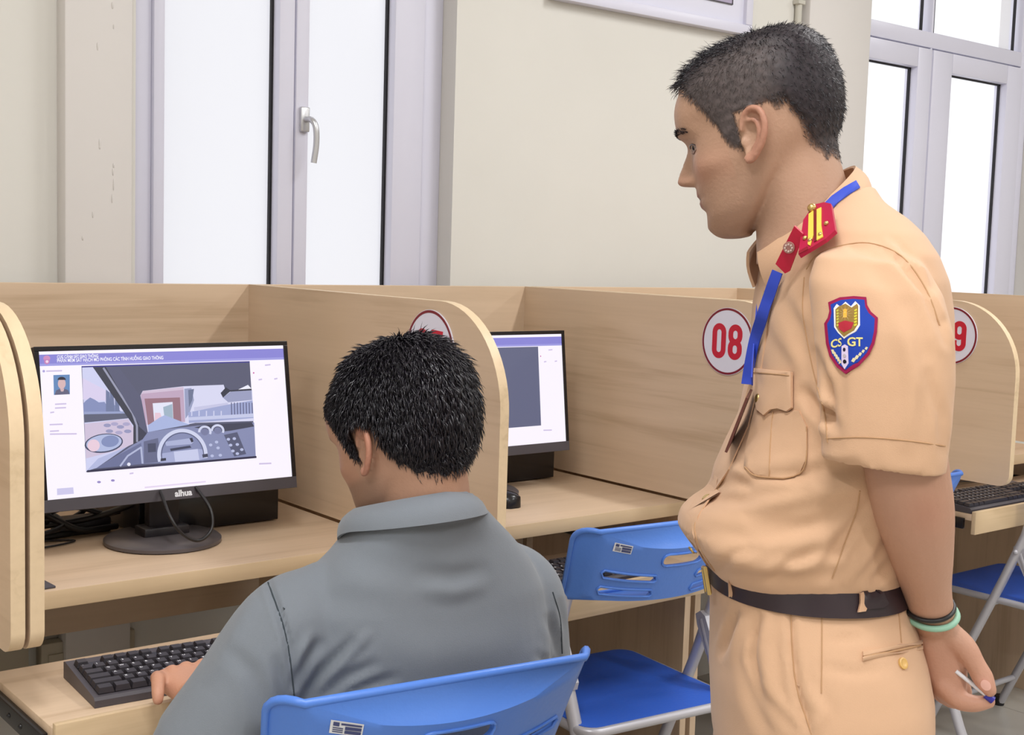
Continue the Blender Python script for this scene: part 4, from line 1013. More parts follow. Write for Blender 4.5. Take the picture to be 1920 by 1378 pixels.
class Surf:
    "ray caster: pixel -> point and normal on a cloth surface"
    def __init__(s, V, F): s.t = BVHTree.FromPolygons([tuple(p) for p in V], F); s.last = None
    def hit(s, u, v, off=0.0):
        d = nrm(ray(u, v)); q = s.t.ray_cast(Vector(CAMP), Vector(d))
        if q[0] is None:
            q2 = s.t.find_nearest(Vector(CAMP+d*(s.last if s.last else 1.5))); n_ = np.array(q2[1]); p = np.array(q2[0])
        else: p, n_ = np.array(q[0]), np.array(q[1]); s.last = q[3]
        if n_@d > 0: n_ = -n_
        return p+n_*off, n_
    def decal(s, poly, off, th, mb, col=None, grid=9, holes=()):
        V, F = plate2d(poly, holes, grid)
        H = [s.hit(*p) for p in V]; n = len(V); A = [h[0]+h[1]*(off+th) for h in H]; B = [h[0]+h[1]*off for h in H]
        k = {V[i]: i for i in range(n)}
        return solid(V, F, lambda a, b: A[k[(a, b)]], lambda a, b: B[k[(a, b)]], mb, col)
    def line(s, path, r, off, mb, n=6, sub=5):
        P = catmull([(a, b, 0) for a, b in path], sub); mb.tube([s.hit(p[0], p[1], off)[0] for p in P], r, n); return mb

def seams(name, m, parent, surf, paths, r, off):
    for p in paths:
        b_ = MB(); surf.line(p, r, off, b_); b_.build(name, m, parent, 50)
# ------------------------------------------------------------------ the standing officer
mat('uniform_tan', rgb(210, 170, 137), 0.75, spec=0.25, sheen=0.15, noise=(9, 0.02, (1, 1, 1)), bump=(900, 0.10, (1, 1, 1)))
mat('uniform_seam', rgb(186, 146, 108), 0.8)
mat('belt_leather', rgb(46, 32, 38), 0.38)
mat('brass', rgb(206, 176, 112), 0.3, 0.8)
mat('button_tan', rgb(222, 178, 104), 0.35)
mat('lanyard_blue', rgb(46, 72, 190), 0.5)
mat('card_brown', rgb(92, 48, 40), 0.3)
mat('band_green', rgb(150, 196, 172), 0.5)
mat('shoe_black', rgb(24, 22, 22), 0.3)
mat('pen_white', rgb(226, 226, 232), 0.3); mat('pen_blue', rgb(44, 40, 150), 0.3)
D0 = 1.50
vd0 = nrm(ray(1550, 700)*np.array([1, 1, 0])); IR = nrm(np.array([vd0[1], -vd0[0], 0]))        # horizontal image-right at the officer
AL = math.radians(17)
OF = -IR*math.cos(AL)-vd0*math.sin(AL); OL = nrm(np.cross(np.array([0, 0, 1.0]), OF))            # facing, his left (towards camera)
UPZ = np.array([0, 0, 1.0])
def oring(v, uL, uR, b, D=D0, n=2.35, N=56, dz=0.0):
    PL, PR = at(uL, v, D), at(uR, v, D); c = (PL+PR)/2; e = np.linalg.norm(PR-PL)/2; a = math.sqrt(max(.0009, e*e-(b*math.sin(AL))**2))/math.cos(AL)
    return [tuple(c+OF*a*sup(math.cos(t), n)+OL*b*sup(math.sin(t), n)+UPZ*dz) for t in [2*math.pi*k/N for k in range(N)]]
officer = None
hzO = [.070, .067, .060, .046, .026, .006, -.022, -.030, -.024, .010, .004, -.030, -.056, -.060]
fH = -IR*math.cos(math.radians(13))+vd0*math.sin(math.radians(13))
rtH = nrm(np.cross(fH, UPZ))
cH = at(1399, 228, 1.435)+rtH*.074
neckO = at(1512, 478, 1.50)
HO = make_head(fH, math.radians(17), 0.0, cH, neckO, (.0560, .0560), hzO, (184, 146, 122), 1.0, .16)
# arms and hands (bare skin), joined with head and trunk into one body
arm = MB()
limb(arm, [(at(1655, 620, 1.335), .040), (at(1678, 700, 1.325), .044), (at(1697, 860, 1.325), .0425), (at(1713, 955, 1.345), .0412), (at(1727, 1035, 1.375), .0338), (at(1738, 1105, 1.405), .0262), (at(1750, 1160, 1.425), .0235)])
def hand_blob(mb, rings):
    R_ = []
    P = [at(u, v, D) for u, v, D, _, _ in rings]
    for i, (u, v, D, rx, rd) in enumerate(rings):
        t = nrm(P[min(i+1, len(P)-1)]-P[max(i-1, 0)]); vv = nrm(ray(u, v)); ex = nrm(np.cross(t, vv)); ed = nrm(np.cross(ex, t))
        R_.append([tuple(P[i]+ex*rx*sup(math.cos(a), 2.6)+ed*rd*sup(math.sin(a), 2.6)) for a in [2*math.pi*k/24 for k in range(24)]])
    mb.loft(R_)
hand_blob(arm, [(1748, 1150, 1.43, .022, .018), (1756, 1180, 1.434, .0235, .019), (1766, 1215, 1.438, .0250, .021), (1772, 1250, 1.442, .0245, .022), (1778, 1285, 1.445, .0205, .023), (1788, 1308, 1.448, .0115, .019)])
limb(arm, [(at(1768, 1180, 1.43), .0150), (at(1806, 1212, 1.418), .0140), (at(1829, 1246, 1.412), .0112), (at(1843, 1271, 1.41), .0116), (at(1856, 1294, 1.41), .0078)], 16)
limb(arm, [(at(1768, 1284, 1.432), .0122), (at(1796, 1311, 1.426), .0112), (at(1826, 1319, 1.420), .0098), (at(1855, 1316, 1.418), .0072)], 16)
for k in range(1, 4):
    dd = .0175*k; sh = 6*k
    limb(arm, [(at(1764-sh, 1280, 1.432+dd), .0115-.0006*k), (at(1790-sh, 1314-2*k, 1.434+dd), .0106-.0006*k), (at(1814-sh, 1305-2*k, 1.434+dd), .0092-.0006*k), (at(1812-sh, 1278, 1.432+dd), .0076-.0004*k)], 14)
limb(arm, [(at(1600, 560, 1.655), .050), (at(1625, 760, 1.67), .046), (at(1650, 930, 1.665), .041), (at(1690, 1050, 1.60), .034), (at(1712, 1130, 1.53), .0245)])
hand_blob(arm, [(1712, 1128, 1.53, .020, .017), (1722, 1165, 1.52, .023, .019), (1735, 1205, 1.51, .022, .02), (1742, 1235, 1.505, .012, .015)])
for k in range(4): limb(arm, [(at(1735+3*k, 1212-9*k, 1.505), .0098), (at(1752+3*k, 1216-10*k, 1.487), .009), (at(1762+2*k, 1205-10*k, 1.474), .0078)], 12)
AV, AF = fuse(arm, .0030, 3, .5)
AC = np.tile(lin3(190, 146, 122), (len(AV), 1)); pp = pix(AV)
def tint(C, w, c): w = np.clip(w, 0, 1)[:, None]; return C*(1-w)+lin3(*c)*w
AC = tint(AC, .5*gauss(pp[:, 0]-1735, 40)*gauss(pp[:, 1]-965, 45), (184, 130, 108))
AC = tint(AC, .45*sstep(1170, 1230, pp[:, 1]), (196, 144, 122))
AC = tint(AC, .6*gauss(pp[:, 0]-1846, 15)*gauss(pp[:, 1]-1284, 15), (232, 172, 156))
trunk = MB()
trunk.loft([oring(v, a, b, bb) for v, a, b, bb in ((470, 1485, 1680, .10), (600, 1460, 1715, .13), (800, 1450, 1695, .125), (1000, 1400, 1650, .105), (1090, 1370, 1650, .10))])
nV = len(HO['V']); V_ = np.vstack([HO['V'], AV, np.array(trunk.v)]); F_ = HO['F']+[tuple(i+nV for i in f) for f in AF]+[tuple(i+nV+len(AV) for i in f) for f in trunk.f]
C_ = np.vstack([HO['C'], AC, np.tile(lin3(190, 146, 122), (len(trunk.v), 1))])
officer = link('person', np_mesh('person', V_, F_, C_), 'skin', None, 180)
tag(officer, 'person in tan short-sleeved uniform standing with hands clasped behind his back', 'person')
# thumb nail
sk = Surf(AV, AF); m_ = MB(); sk.decal(ell(1848, 1284, 11, 8, 16, rot=0.9), .0002, .0008, m_, None, 5); mat('nail', rgb(236, 184, 170), 0.25); m_.build('thumb_nail', 'nail', officer, 60)
# ---- hair
L = HO['L']; topw = sstep(.030, .068, L[:, 2]-.25*np.abs(L[:, 1])*0+.0*L[:, 0])*sstep(.066, .045, np.abs(L[:, 0]))
backw = sstep(-.022, -.070, L[:, 1]+.008*vnoise(L, 120, 17))*sstep(-.065, .005, L[:, 2])
Rm = HO['Rm']; N_ = vnormals(HO['V'], HO['F'])
off = HO['scalp']**2*(.0015+.0075*np.maximum(topw, .75*backw)); keep = HO['scalp'] > .06
capV = HO['V']+N_*(off+.0006*vnoise(L, 900, 5)+.0004)[:, None]; capF = [f for f in HO['F'] if all(keep[i] for i in f)]
def sub(V, F):
    ids = sorted({i for f in F for i in f}); mp_ = {j: i for i, j in enumerate(ids)}; return V[ids], [tuple(mp_[i] for i in f) for f in F], ids
cv, cf, ids = sub(capV, capF)
hcol = np.tile(lin3(44, 37, 41), (len(cv), 1)); fade = (1-np.maximum(topw, backw))[ids]*HO['scalp'][ids]; wf = np.clip(fade*1.15-.1, 0, 1)[:, None]
hcol = hcol*(1-wf)+lin3(80, 71, 70)*wf; hcol = hcol*(1+.32*vnoise(L[ids]*np.array([1, .6, .6]), 900, 9)+.25*vnoise(L[ids], 1900, 10))[:, None]
sk_ = np.clip(HO['scalp'][ids]*1.25, 0, 1)[:, None]; hcol = hcol*sk_+HO['C'][ids]*(1-sk_)
attr_mat('hair_cap', rough=0.55, spec=0.3)
hair = smooth_obj('hair', cv, cf, 'hair_cap', officer, np.clip(hcol, .002, 1))
def comb(Lc, nl, vec_local, Rm):
    d = np.asarray(vec_local, float); d = d@Rm.T if d.ndim == 2 else np.tile(Rm@d, (len(nl), 1)); d = d-nl*(d*nl).sum(1, keepdims=True); return d/(np.linalg.norm(d, axis=1, keepdims=True)+1e-6)
m1 = HO['scalp']*np.maximum(topw, backw*.9)
def offs(Lc):
    t = sstep(.030, .068, Lc[:, 2])*sstep(.066, .045, np.abs(Lc[:, 0])); b = sstep(-.022, -.070, Lc[:, 1])*sstep(-.065, .005, Lc[:, 2]); return .0005+.0070*np.maximum(t, .75*b)
P, Lc, nl = sample(HO, 9000, 11, m1)
fr = sstep(-.06, .06, Lc[:, 1]); dl = np.stack([.2*Lc[:, 0]/.07, .9*fr-.35*(1-fr), .25+.0*fr-.7*(1-fr)], 1)
V1, F1 = strands(P+nl*offs(Lc)[:, None], nl, comb(Lc, nl, dl, Rm), (.0100+.010*fr*sstep(.05, .09, Lc[:, 2]))*(.7+.6*np.random.default_rng(1).random(len(P))), np.full(len(P), .00042), 12, .25, .34)
smooth_obj('hair_strands', V1, F1, 'hair_black', hair)['kind'] = 'stuff'
m2 = HO['scalp']*(1-np.maximum(topw, backw))*.9+HO['scalp']*.05; P, Lc, nl = sample(HO, 8500, 13, m2)
V1, F1 = strands(P+nl*(offs(Lc)*.8+.0006)[:, None], nl, comb(Lc, nl, (0, .25, -1), Rm), (.0052+.004*sstep(.0, .06, Lc[:, 2]))*(.6+.7*np.random.default_rng(2).random(len(P))), np.full(len(P), .00028), 14, .5, .25)
smooth_obj('side_hair_strands', V1, F1, 'hair_grey', hair)['kind'] = 'stuff'
bx = np.random.default_rng(5).uniform(.012, .050, 260); sgn = np.random.default_rng(6).choice([-1, 1], 260)
pm = HO['L']; tree = BVHTree.FromPolygons([tuple(p) for p in pm], HO['F']); br, bd = [], []
for q, s in zip(bx, sgn):
    zc = .0165+.004*math.sin((q-.012)/.036*math.pi)+rng.uniform(-.0035, .0035); h_ = tree.ray_cast(Vector((s*q, .2, zc)), Vector((0, -1, 0)))
    if h_[0] is not None: br.append(np.array(h_[0])); bd.append([s*.9, .0, .28])
br = np.array(br); bd = np.array(bd)
V1, F1 = strands(br@Rm.T+HO['c'], np.tile(Rm[:, 1], (len(br), 1)), bd@Rm.T, np.full(len(br), .0085), np.full(len(br), .00035), 15, .4, .15)
smooth_obj('eyebrow_hairs', V1, F1, 'hair_black', officer)['kind'] = 'stuff'
for s in (-1, 1):
    for (zc, zs, rr_, m_e) in ((-.0008, .0032, .0009, 'hair_black'), (-.0062, -.0022, .0007, 'lash_low')):
        if m_e == 'lash_low' and m_e not in MATS: mat('lash_low', rgb(120, 84, 70), 0.5)
        pts = []
        for q in np.linspace(.0175, .0455, 12):
            t = (q-.0315)/.014; h_ = tree.ray_cast(Vector((s*q, .2, zc+zs*(1-t*t)-.0012*t)), Vector((0, -1, 0)))
            if h_[0] is not None: pts.append(np.array(h_[0])+np.array([0, .0006, 0]))
        if len(pts) > 4: b_ = MB(); b_.tube([p@Rm.T+HO['c'] for p in pts], [rr_*(.4+.6*math.sin(math.pi*(i+.5)/len(pts))) for i in range(len(pts))], 6); b_.build('eyelash' if rr_ > .0008 else 'lower_lid', m_e, officer, 60)
    pts = []
    h_ = tree.ray_cast(Vector((s*.0315, .2, -.0018)), Vector((0, -1, 0)))
    if h_[0] is not None: b_ = MB(); b_.ball((np.array(h_[0])-np.array([0, .0028, 0]))@Rm.T+HO['c'], .0042, 12, 8); b_.build('iris', 'black_gloss', officer, 60)
# ---- shirt
sh = MB()
sh.loft([oring(*q) for q in ((352, 1548, 1612, .050), (380, 1515, 1650, .076), (410, 1478, 1690, .108), (440, 1452, 1718, .138), (475, 1436, 1740, .157), (520, 1424, 1756, .165), (580, 1416, 1764, .168), (650, 1412, 1766, .168), (720, 1404, 1762, .166), (790, 1388, 1748, .164), (845, 1360, 1730, .162), (890, 1340, 1712, .156), (920, 1334, 1700, .153), (940, 1322, 1694, .150), (955, 1296, 1692, .149), (972, 1276, 1690, .148), (992, 1271, 1688, .147), (1010, 1282, 1687, .144), (1040, 1304, 1686, .138), (1066, 1322, 1686, .130), (1080, 1332, 1684, .124))])
def sleeve(mb, pts):
    R_ = []
    for (u, v, D, rx, rd, tl) in pts:
        c = at(u, v, D); vv = nrm(ray(u, v)*np.array([1, 1, 0])); ex = np.array([vv[1], -vv[0], 0])
        ax = nrm(ex*math.cos(tl)-UPZ*math.sin(tl))
        R_.append([tuple(c+ax*rx*sup(math.cos(a), 2.3)+vv*rd*sup(math.sin(a), 2.3)) for a in [2*math.pi*k/40 for k in range(40)]])
    mb.loft(R_)
sleeve(sh, [(1624, 462, 1.385, .034, .030, .0), (1632, 490, 1.352, .056, .046, .05), (1642, 540, 1.334, .0675, .054, .08), (1653, 620, 1.322, .0710, .056, .08), (1659, 700, 1.316, .0695, .055, .08), (1660, 780, 1.314, .0665, .053, .08), (1658, 840, 1.314, .0635, .051, .09), (1657, 872, 1.315, .0625, .050, .09)])
sleeve(sh, [(1585, 462, 1.62, .034, .030, 0), (1590, 500, 1.645, .058, .05, 0), (1600, 600, 1.66, .066, .058, 0), (1612, 740, 1.665, .062, .056, 0), (1622, 830, 1.665, .060, .054, 0)])
SV, SF = fuse(sh, .0045, 5, .5)
N_ = vnormals(SV, SF)
FO = [([(1508, 735), (1530, 765), (1562, 800)], .008, 11), ([(1528, 660), (1548, 720), (1556, 790)], .006, 9), ([(1330, 905), (1400, 905), (1500, 885), (1600, 872)], .0045, 12),
      ([(1300, 962), (1390, 965), (1500, 930), (1630, 905)], -.006, 16), ([(1310, 1000), (1400, 1010), (1520, 985), (1610, 950)], .0055, 16), ([(1320, 1040), (1420, 1062), (1500, 1062), (1580, 1050)], -.005, 14),
      ([(1540, 1075), (1580, 1010), (1630, 945)], .0055, 13), ([(1590, 1085), (1625, 1040), (1650, 990)], -.005, 12), ([(1640, 1090), (1672, 1050)], .005, 10), ([(1365, 870), (1420, 905), (1520, 910)], -.003, 10),
      ([(1450, 1085), (1480, 1055), (1530, 1035)], .004, 10), ([(1350, 1065), (1370, 1040), (1420, 1030)], .004, 10), ([(1395, 840), (1440, 800), (1465, 760)], .003, 9), ([(1530, 830), (1545, 770), (1546, 700)], -.003, 9),
      ([(1600, 470), (1680, 485), (1735, 545), (1765, 640)], .0045, 8), ([(1660, 455), (1725, 510), (1762, 590)], -.004, 8), ([(1690, 470), (1745, 540), (1775, 650)], .004, 7), ([(1740, 700), (1765, 780), (1770, 850)], .003, 9),
      ([(1700, 600), (1712, 720), (1700, 830)], -.0035, 16), ([(1580, 600), (1572, 720), (1566, 840)], .0025, 14), ([(1640, 500), (1690, 560), (1730, 660)], .003, 18), ([(1470, 560), (1500, 620), (1515, 690)], .0035, 12), ([(1445, 590), (1470, 640), (1500, 690)], -.0025, 12)]
for p_, d_, w_ in FO: SV = fold(SV, N_, p_, d_, w_)
SV = SV+N_*(.0010*vnoise(SV, 34, 21)+.0006*vnoise(SV, 80, 22))[:, None]
# open the sleeve ends and the waist
px_ = pix(SV); Nn = vnormals(SV, SF)
hem = at(1657, 872, 1.315)
drop = (Nn[:, 2] < -.8) & ((np.linalg.norm((SV-hem)[:, :2], axis=1) < .085) & (np.abs(SV[:, 2]-hem[2]) < .03))
SFo = [f for f in SF if not all(drop[i] for i in f)]
shirt = smooth_obj('shirt', SV, SFo, 'uniform_tan', officer)
S_ = Surf(SV, SFo)
def part(name, m, parent, fn, smooth=50, lab=None):
    b_ = MB(); fn(b_); o = b_.build(name, m, parent, smooth)
    if lab: o['label'] = lab
    return o
seams('seam', 'uniform_seam', shirt, S_, ([(1508, 520), (1505, 580), (1514, 640), (1526, 700), (1545, 770), (1552, 830)], [(1512, 505), (1530, 480), (1572, 462), (1630, 456), (1690, 480), (1735, 540), (1762, 610)], [(1549, 822), (1620, 820), (1700, 826), (1772, 836)], [(1560, 1085), (1580, 1030), (1605, 960), (1612, 920)], [(1340, 1070), (1310, 1020), (1305, 975), (1345, 920), (1372, 870)]), .0008, .0002)
# collar: stand and fall, one strip each side of the nape
def strip(b, top, bot, th=.0032, bulge=.006):
    T = catmull([at(*q) for q in top], 6); B = catmull([at(*q) for q in bot], 6); n = len(T); k = 5
    rows = []
    for i in range(n):
        mid = np.cross(nrm(B[i]-T[i]), nrm(T[min(i+1, n-1)]-T[max(i-1, 0)])); mid /= np.linalg.norm(mid)
        rows.append([T[i]+(B[i]-T[i])*j/k+mid*bulge*math.sin(math.pi*j/k) for j in range(k+1)])
    V = [p for r_ in rows for p in r_]; F = [(i*(k+1)+j, i*(k+1)+j+1, (i+1)*(k+1)+j+1, (i+1)*(k+1)+j) for i in range(n-1) for j in range(k)]
    N2 = vnormals(np.array(V), F); V2 = [p+q*th for p, q in zip(V, N2)]; m0 = len(V)
    bnd = [i*(k+1) for i in range(n)]+[(n-1)*(k+1)+j for j in range(1, k+1)]+[i*(k+1)+k for i in range(n-2, -1, -1)]+[j for j in range(k-1, 0, -1)]
    b.add(V+V2, F+[tuple(m0+i for i in reversed(f)) for f in F]+[(bnd[i], bnd[(i+1) % len(bnd)], m0+bnd[(i+1) % len(bnd)], m0+bnd[i]) for i in range(len(bnd))])
def ring_collar(b, ct, rt, cb, rb, fwd, slope_t, slope_b, gap, th=.0035, n=22, k=5, bulge=.004, tip=.0):
    "folded collar: from the nape round both sides to the front opening; rt/rb = (forward, sideways) radii, slopes drop towards the front"
    fwd = nrm(fwd); sd = nrm(np.cross(fwd, UPZ)); rows = []; n *= 2
    for i in range(n+1):
        a = (math.pi-gap)*(2*i/n-1); ca, sa = math.cos(a), math.sin(a); rows.append([])
        T = ct+(-fwd*rt[0]*ca+sd*rt[1]*sa)-UPZ*slope_t*rt[0]*(1-ca); ex = sstep(.55, 1.0, abs(2*i/n-1))
        B = cb+(-fwd*rb[0]*ca+sd*rb[1]*sa)-UPZ*(slope_b*rb[0]*(1-ca)+tip*ex); out = nrm(-fwd*ca+sd*sa+UPZ*.4)
        for j in range(k+1): rows[-1].append(T+(B-T)*j/k+out*bulge*math.sin(math.pi*j/k))
    V = [p for r_ in rows for p in r_]; m = k+1; F = [(i*m+j, i*m+j+1, (i+1)*m+j+1, (i+1)*m+j) for i in range(n) for j in range(k)]
    N2 = vnormals(np.array(V), F); V2 = [p+q*th for p, q in zip(V, N2)]; m0 = len(V)
    bnd = [i*m for i in range(n+1)]+[n*m+j for j in range(1, m)]+[i*m+k for i in range(n-1, -1, -1)]+[j for j in range(k-1, 0, -1)]
    b.add(V+V2, F+[tuple(m0+q for q in reversed(f)) for f in F]+[(bnd[q], bnd[(q+1) % len(bnd)], m0+bnd[(q+1) % len(bnd)], m0+bnd[q]) for q in range(len(bnd))])
part('collar', 'uniform_tan', shirt, lambda b: ring_collar(b, at(1506, 312, 1.50), (.057, .062), at(1526, 350, 1.50), (.060, .084), OF, .93, .93, .40, tip=.012), 60)
part('placket', 'uniform_tan', shirt, lambda b: S_.decal([(1432, 545), (1452, 560), (1436, 640), (1424, 720), (1404, 800), (1368, 880), (1342, 920), (1312, 965), (1304, 1010), (1328, 1060), (1318, 1060), (1290, 1005), (1290, 960), (1322, 905), (1350, 865), (1388, 790), (1408, 715), (1420, 640)], .0, .0016, b, None, 10))
# pocket with flap
part('chest_pocket', 'uniform_tan', shirt, lambda b: S_.decal([(1418, 765), (1500, 770), (1514, 800), (1513, 860), (1500, 888), (1470, 899), (1420, 893), (1396, 878), (1400, 840)], .0, .0020, b, None, 10))
seams('pocket_pleat', 'uniform_seam', shirt, S_, ([(1452, 772), (1447, 830), (1444, 894)], [(1514, 800), (1513, 860), (1500, 888), (1470, 899), (1420, 893), (1398, 878)]), .0009, .0020)
flap = part('pocket_flap', 'uniform_tan', shirt, lambda b: S_.decal([(1418, 690), (1490, 697), (1490, 765), (1480, 773), (1464, 766), (1450, 768), (1438, 779), (1426, 770), (1420, 740)], .0022, .0030, b, None, 9))
part('flap_seam', 'uniform_seam', flap, lambda b: S_.line([(1420, 699), (1488, 705)], .0009, .0052, b))
for (u_, v_, r_) in ((1427, 748, .0052), (1419, 702, .0046), (1328, 938, .0054), (1301, 1028, .0050), (1441, 553, .0046)):
    p, n_ = S_.hit(u_, v_, .004); b_ = MB(); e1 = nrm(np.cross(n_, UPZ)); e2 = np.cross(n_, e1)
    rr = []
    for (q, h) in ((1, 0), (1.0, .0014), (.82, .0022), (.6, .0018), (.1, .002)): rr.append([tuple(p+(e1*math.cos(a)+e2*math.sin(a))*r_*q+n_*h) for a in [2*math.pi*k/16 for k in range(16)]])
    b_.loft(rr); b_.build('brass_button', 'brass', shirt, 50)
# sleeve patch
def pz(x, y): return (1480+x*220/1378, 520+y*220/1378)
PV = [pz(*p) for p in ((468, 298), (600, 240), (760, 226), (905, 238), (915, 330), (960, 410), (1040, 480), (1030, 640), (1000, 780), (940, 910), (820, 1040), (675, 1135), (560, 1050), (480, 930), (445, 780), (425, 545), (465, 480), (482, 400))]
pat = part('sleeve_patch', attr_mat('patch_cloth', rough=0.7, spec=0.2), shirt, lambda b: S_.decal(PV, .0004, .0016, b, rgb(150, 26, 74), 5), 50, 'blue shield patch with magenta border and yellow letters')
cx, cy = sum(p[0] for p in PV)/len(PV), sum(p[1] for p in PV)/len(PV)
def pd(polys, off, th, name, grid=4):
    b_ = MB()
    for poly, c in polys: S_.decal([pz(*p) for p in poly], off, th, b_, rgb(*c), grid)
    return b_.build(name, 'patch_cloth', pat, 50)
inner = [((p[0]-cx)*.885+cx, (p[1]-cy)*.91+cy) for p in PV]
b_ = MB(); S_.decal(inner, .0020, .0003, b_, rgb(34, 66, 168), 5); b_.build('patch_field', 'patch_cloth', pat, 50)
pd([([(535, 370), (570, 320), (610, 350), (668, 295), (730, 350), (780, 290), (830, 340), (832, 570), (790, 640), (660, 722), (580, 650), (538, 590)], (236, 232, 226))], .0023, .0004, 'crest_border')
pd([([(556, 385), (590, 350), (668, 320), (740, 365), (800, 320), (814, 350), (812, 560), (770, 630), (660, 700), (590, 630), (556, 580)], (150, 120, 60))], .0027, .0003, 'crest_field')
pd([([(585, 545), (668, 515), (765, 540), (740, 610), (660, 650), (600, 610)], (176, 44, 60))]+[([(668+math.cos(math.radians(a-5))*14, 435+math.sin(math.radians(a-5))*14), (668+math.cos(math.radians(a))*98, 435+math.sin(math.radians(a))*98), (668+math.cos(math.radians(a+5))*14, 435+math.sin(math.radians(a+5))*14)], (252, 224, 180)) for a in range(0, 360, 30)]+[([(650, 380), (686, 380), (690, 480), (646, 480)], (246, 180, 70))], .0030, .0003, 'crest_sun')
wh = []
for k in range(6):
    y0 = 395+k*34
    wh += [([(566, y0), (590, y0-16), (594, y0+6), (572, y0+18)], (196, 190, 80)), ([(768, y0), (796, y0-16), (800, y0+6), (774, y0+18)], (206, 196, 60))]
pd(wh, .0030, .0003, 'crest_wheat', 6)
b_ = MB()
for s, x, y, sz, r0 in (('CS', 500, 832, 136, -.20), ('GT', 696, 806, 146, .02)):
    V, F = text_polys(s, sz, 3.2); w0 = max(p[0] for p in V)
    for f in F: pass
    Q = [(x+p[0]*math.cos(r0)*.86+p[1]*math.sin(r0)*0, y-p[1]*.98+p[0]*math.sin(r0)*.9) for p in V]; H = [S_.hit(*pz(*q), .0028)[0] for q in Q]; b_.add([tuple(h) for h in H], F, rgb(226, 214, 140))
b_.build('patch_letters', 'patch_cloth', pat)
sw = [([(632, 810), (670, 790), (706, 810), (712, 1010), (670, 1080), (634, 1020)], (222, 206, 236))]
pd(sw, .0024, .0004, 'baton', 6); pd([(ell(666, 850, 16, 22, 12), (40, 30, 60)), (ell(672, 990, 18, 24, 12), (30, 24, 40)), (ell(670, 922, 18, 22, 12), (190, 180, 190))], .0029, .0003, 'baton_marks', 8)
lv = []
for k in range(5):
    lv.append(([(505+22*k, 850+34*k), (528+22*k, 846+30*k), (548+20*k, 890+28*k), (520+20*k, 900+30*k)], (222, 210, 170))); lv.append(([(735+38*k, 985-36*k), (758+36*k, 945-32*k), (790+34*k, 960-34*k), (765+36*k, 1000-36*k)], (222, 210, 170)))
pd(lv, .0024, .0004, 'patch_leaves', 7)
# collar tab, shoulder board, lanyard, card
def quadslab(poly, th, mb, col=None):
    P = [np.array(p) for p in poly]; n_ = nrm(np.cross(P[1]-P[0], P[-1]-P[0])); n_ = n_ if n_@(CAMP-P[0]) > 0 else -n_
    k = len(P); mb.add([tuple(p+n_*th) for p in P]+[tuple(p) for p in P], [tuple(range(k)), tuple(range(2*k-1, k-1, -1))]+[(i, (i+1) % k, k+(i+1) % k, k+i) for i in range(k)], col); return n_
def cz(x, y): return (1400+x*220/1596, 330+y*190/1378)
attr_mat('insignia', rough=0.45)
def onplane(pts, A, n_, off):
    out = []
    for p in pts: d = ray(*p); t = ((A-CAMP)@n_)/(d@n_); out.append(CAMP+d*t+n_*off)
    return out
A0, A1, A2 = at(*cz(665, 665), 1.384), at(*cz(410, 1180), 1.414), at(*cz(545, 1310), 1.412); nT = nrm(np.cross(A1-A0, A2-A0)); nT = nT if nT@(CAMP-A0) > 0 else -nT
b_ = MB(); quadslab(onplane([cz(*p) for p in ((665, 665), (410, 1180), (540, 1310), (600, 1280), (790, 780))], A0, nT, .001), .003, b_, rgb(190, 24, 58)); tab = b_.build('collar_tab', 'insignia', shirt); tab['label'] = 'red collar tab with round silver badge'
b_ = MB(); quadslab(onplane(ell(*cz(598, 952), 11, 11, 20), A0, nT, .0045), .0012, b_, rgb(178, 128, 120)); b_.build('badge', 'insignia', tab)
b_ = MB()
for a in range(0, 360, 45): quadslab(onplane(ell(cz(598, 952)[0]+6.5*math.cos(math.radians(a)), cz(598, 952)[1]+6.5*math.sin(math.radians(a)), 1.8, 1.8, 8), A0, nT, .006), .0008, b_, rgb(226, 206, 196))
b_.build('badge_wreath', 'insignia', tab)
B0, B1, B2 = at(*cz(1060, 410), 1.405), at(*cz(740, 1115), 1.362), at(*cz(1230, 790), 1.352); nB = nrm(np.cross(B1-B0, B2-B0)); nB = nB if nB@(CAMP-B0) > 0 else -nB
def board(poly, off, th, c, name, par): b_ = MB(); quadslab(onplane([cz(*p) for p in poly], B0, nB, off), th, b_, rgb(*c)); return b_.build(name, 'insignia', par)
eb = board([(870, 540), (960, 430), (1080, 400), (1175, 420), (1235, 780), (1100, 900), (740, 1118), (735, 1080), (800, 640)], .0, .005, (178, 22, 66), 'shoulder_board', shirt); eb['label'] = 'red shoulder board with two gold bars'
board([(880, 570), (945, 525), (945, 860), (900, 1000), (870, 985)], .0052, .0012, (240, 206, 84), 'gold_bar', eb); board([(990, 510), (1050, 480), (1050, 720), (1075, 880), (990, 930)], .0052, .0012, (240, 210, 90), 'gold_bar', eb)
board([(945, 530), (990, 510), (985, 930), (950, 950)], .0052, .0008, (120, 26, 34), 'dark_bar', eb)
board([(740, 1080), (860, 1010), (870, 1050), (742, 1116)], .0052, .0010, (140, 14, 40), 'board_end', eb)
for q in ((830, 900), (1120, 700), (900, 930), (1040, 850)):
    p = onplane([cz(*q)], B0, nB, .006)[0]; b_ = MB(); b_.ball(p, .0027, 8, 6); b_.build('star', 'brass', eb, 60)
p = onplane([cz(930, 500)], B0, nB, .007)[0]; b_ = MB(); b_.ball(p, .0052, 14, 10); b_.build('board_button', 'brass', eb, 60)
def hp(u, v, off): return S_.hit(u, v, off)[0]
cob = [o for o in shirt.children if o.name.startswith('collar') and 'tab' not in o.name][0]
nS = len(SV); CS_ = Surf(np.vstack([SV, np.array([v.co[:] for v in cob.data.vertices])]), SFo+[tuple(i+nS for i in p.vertices) for p in cob.data.polygons])
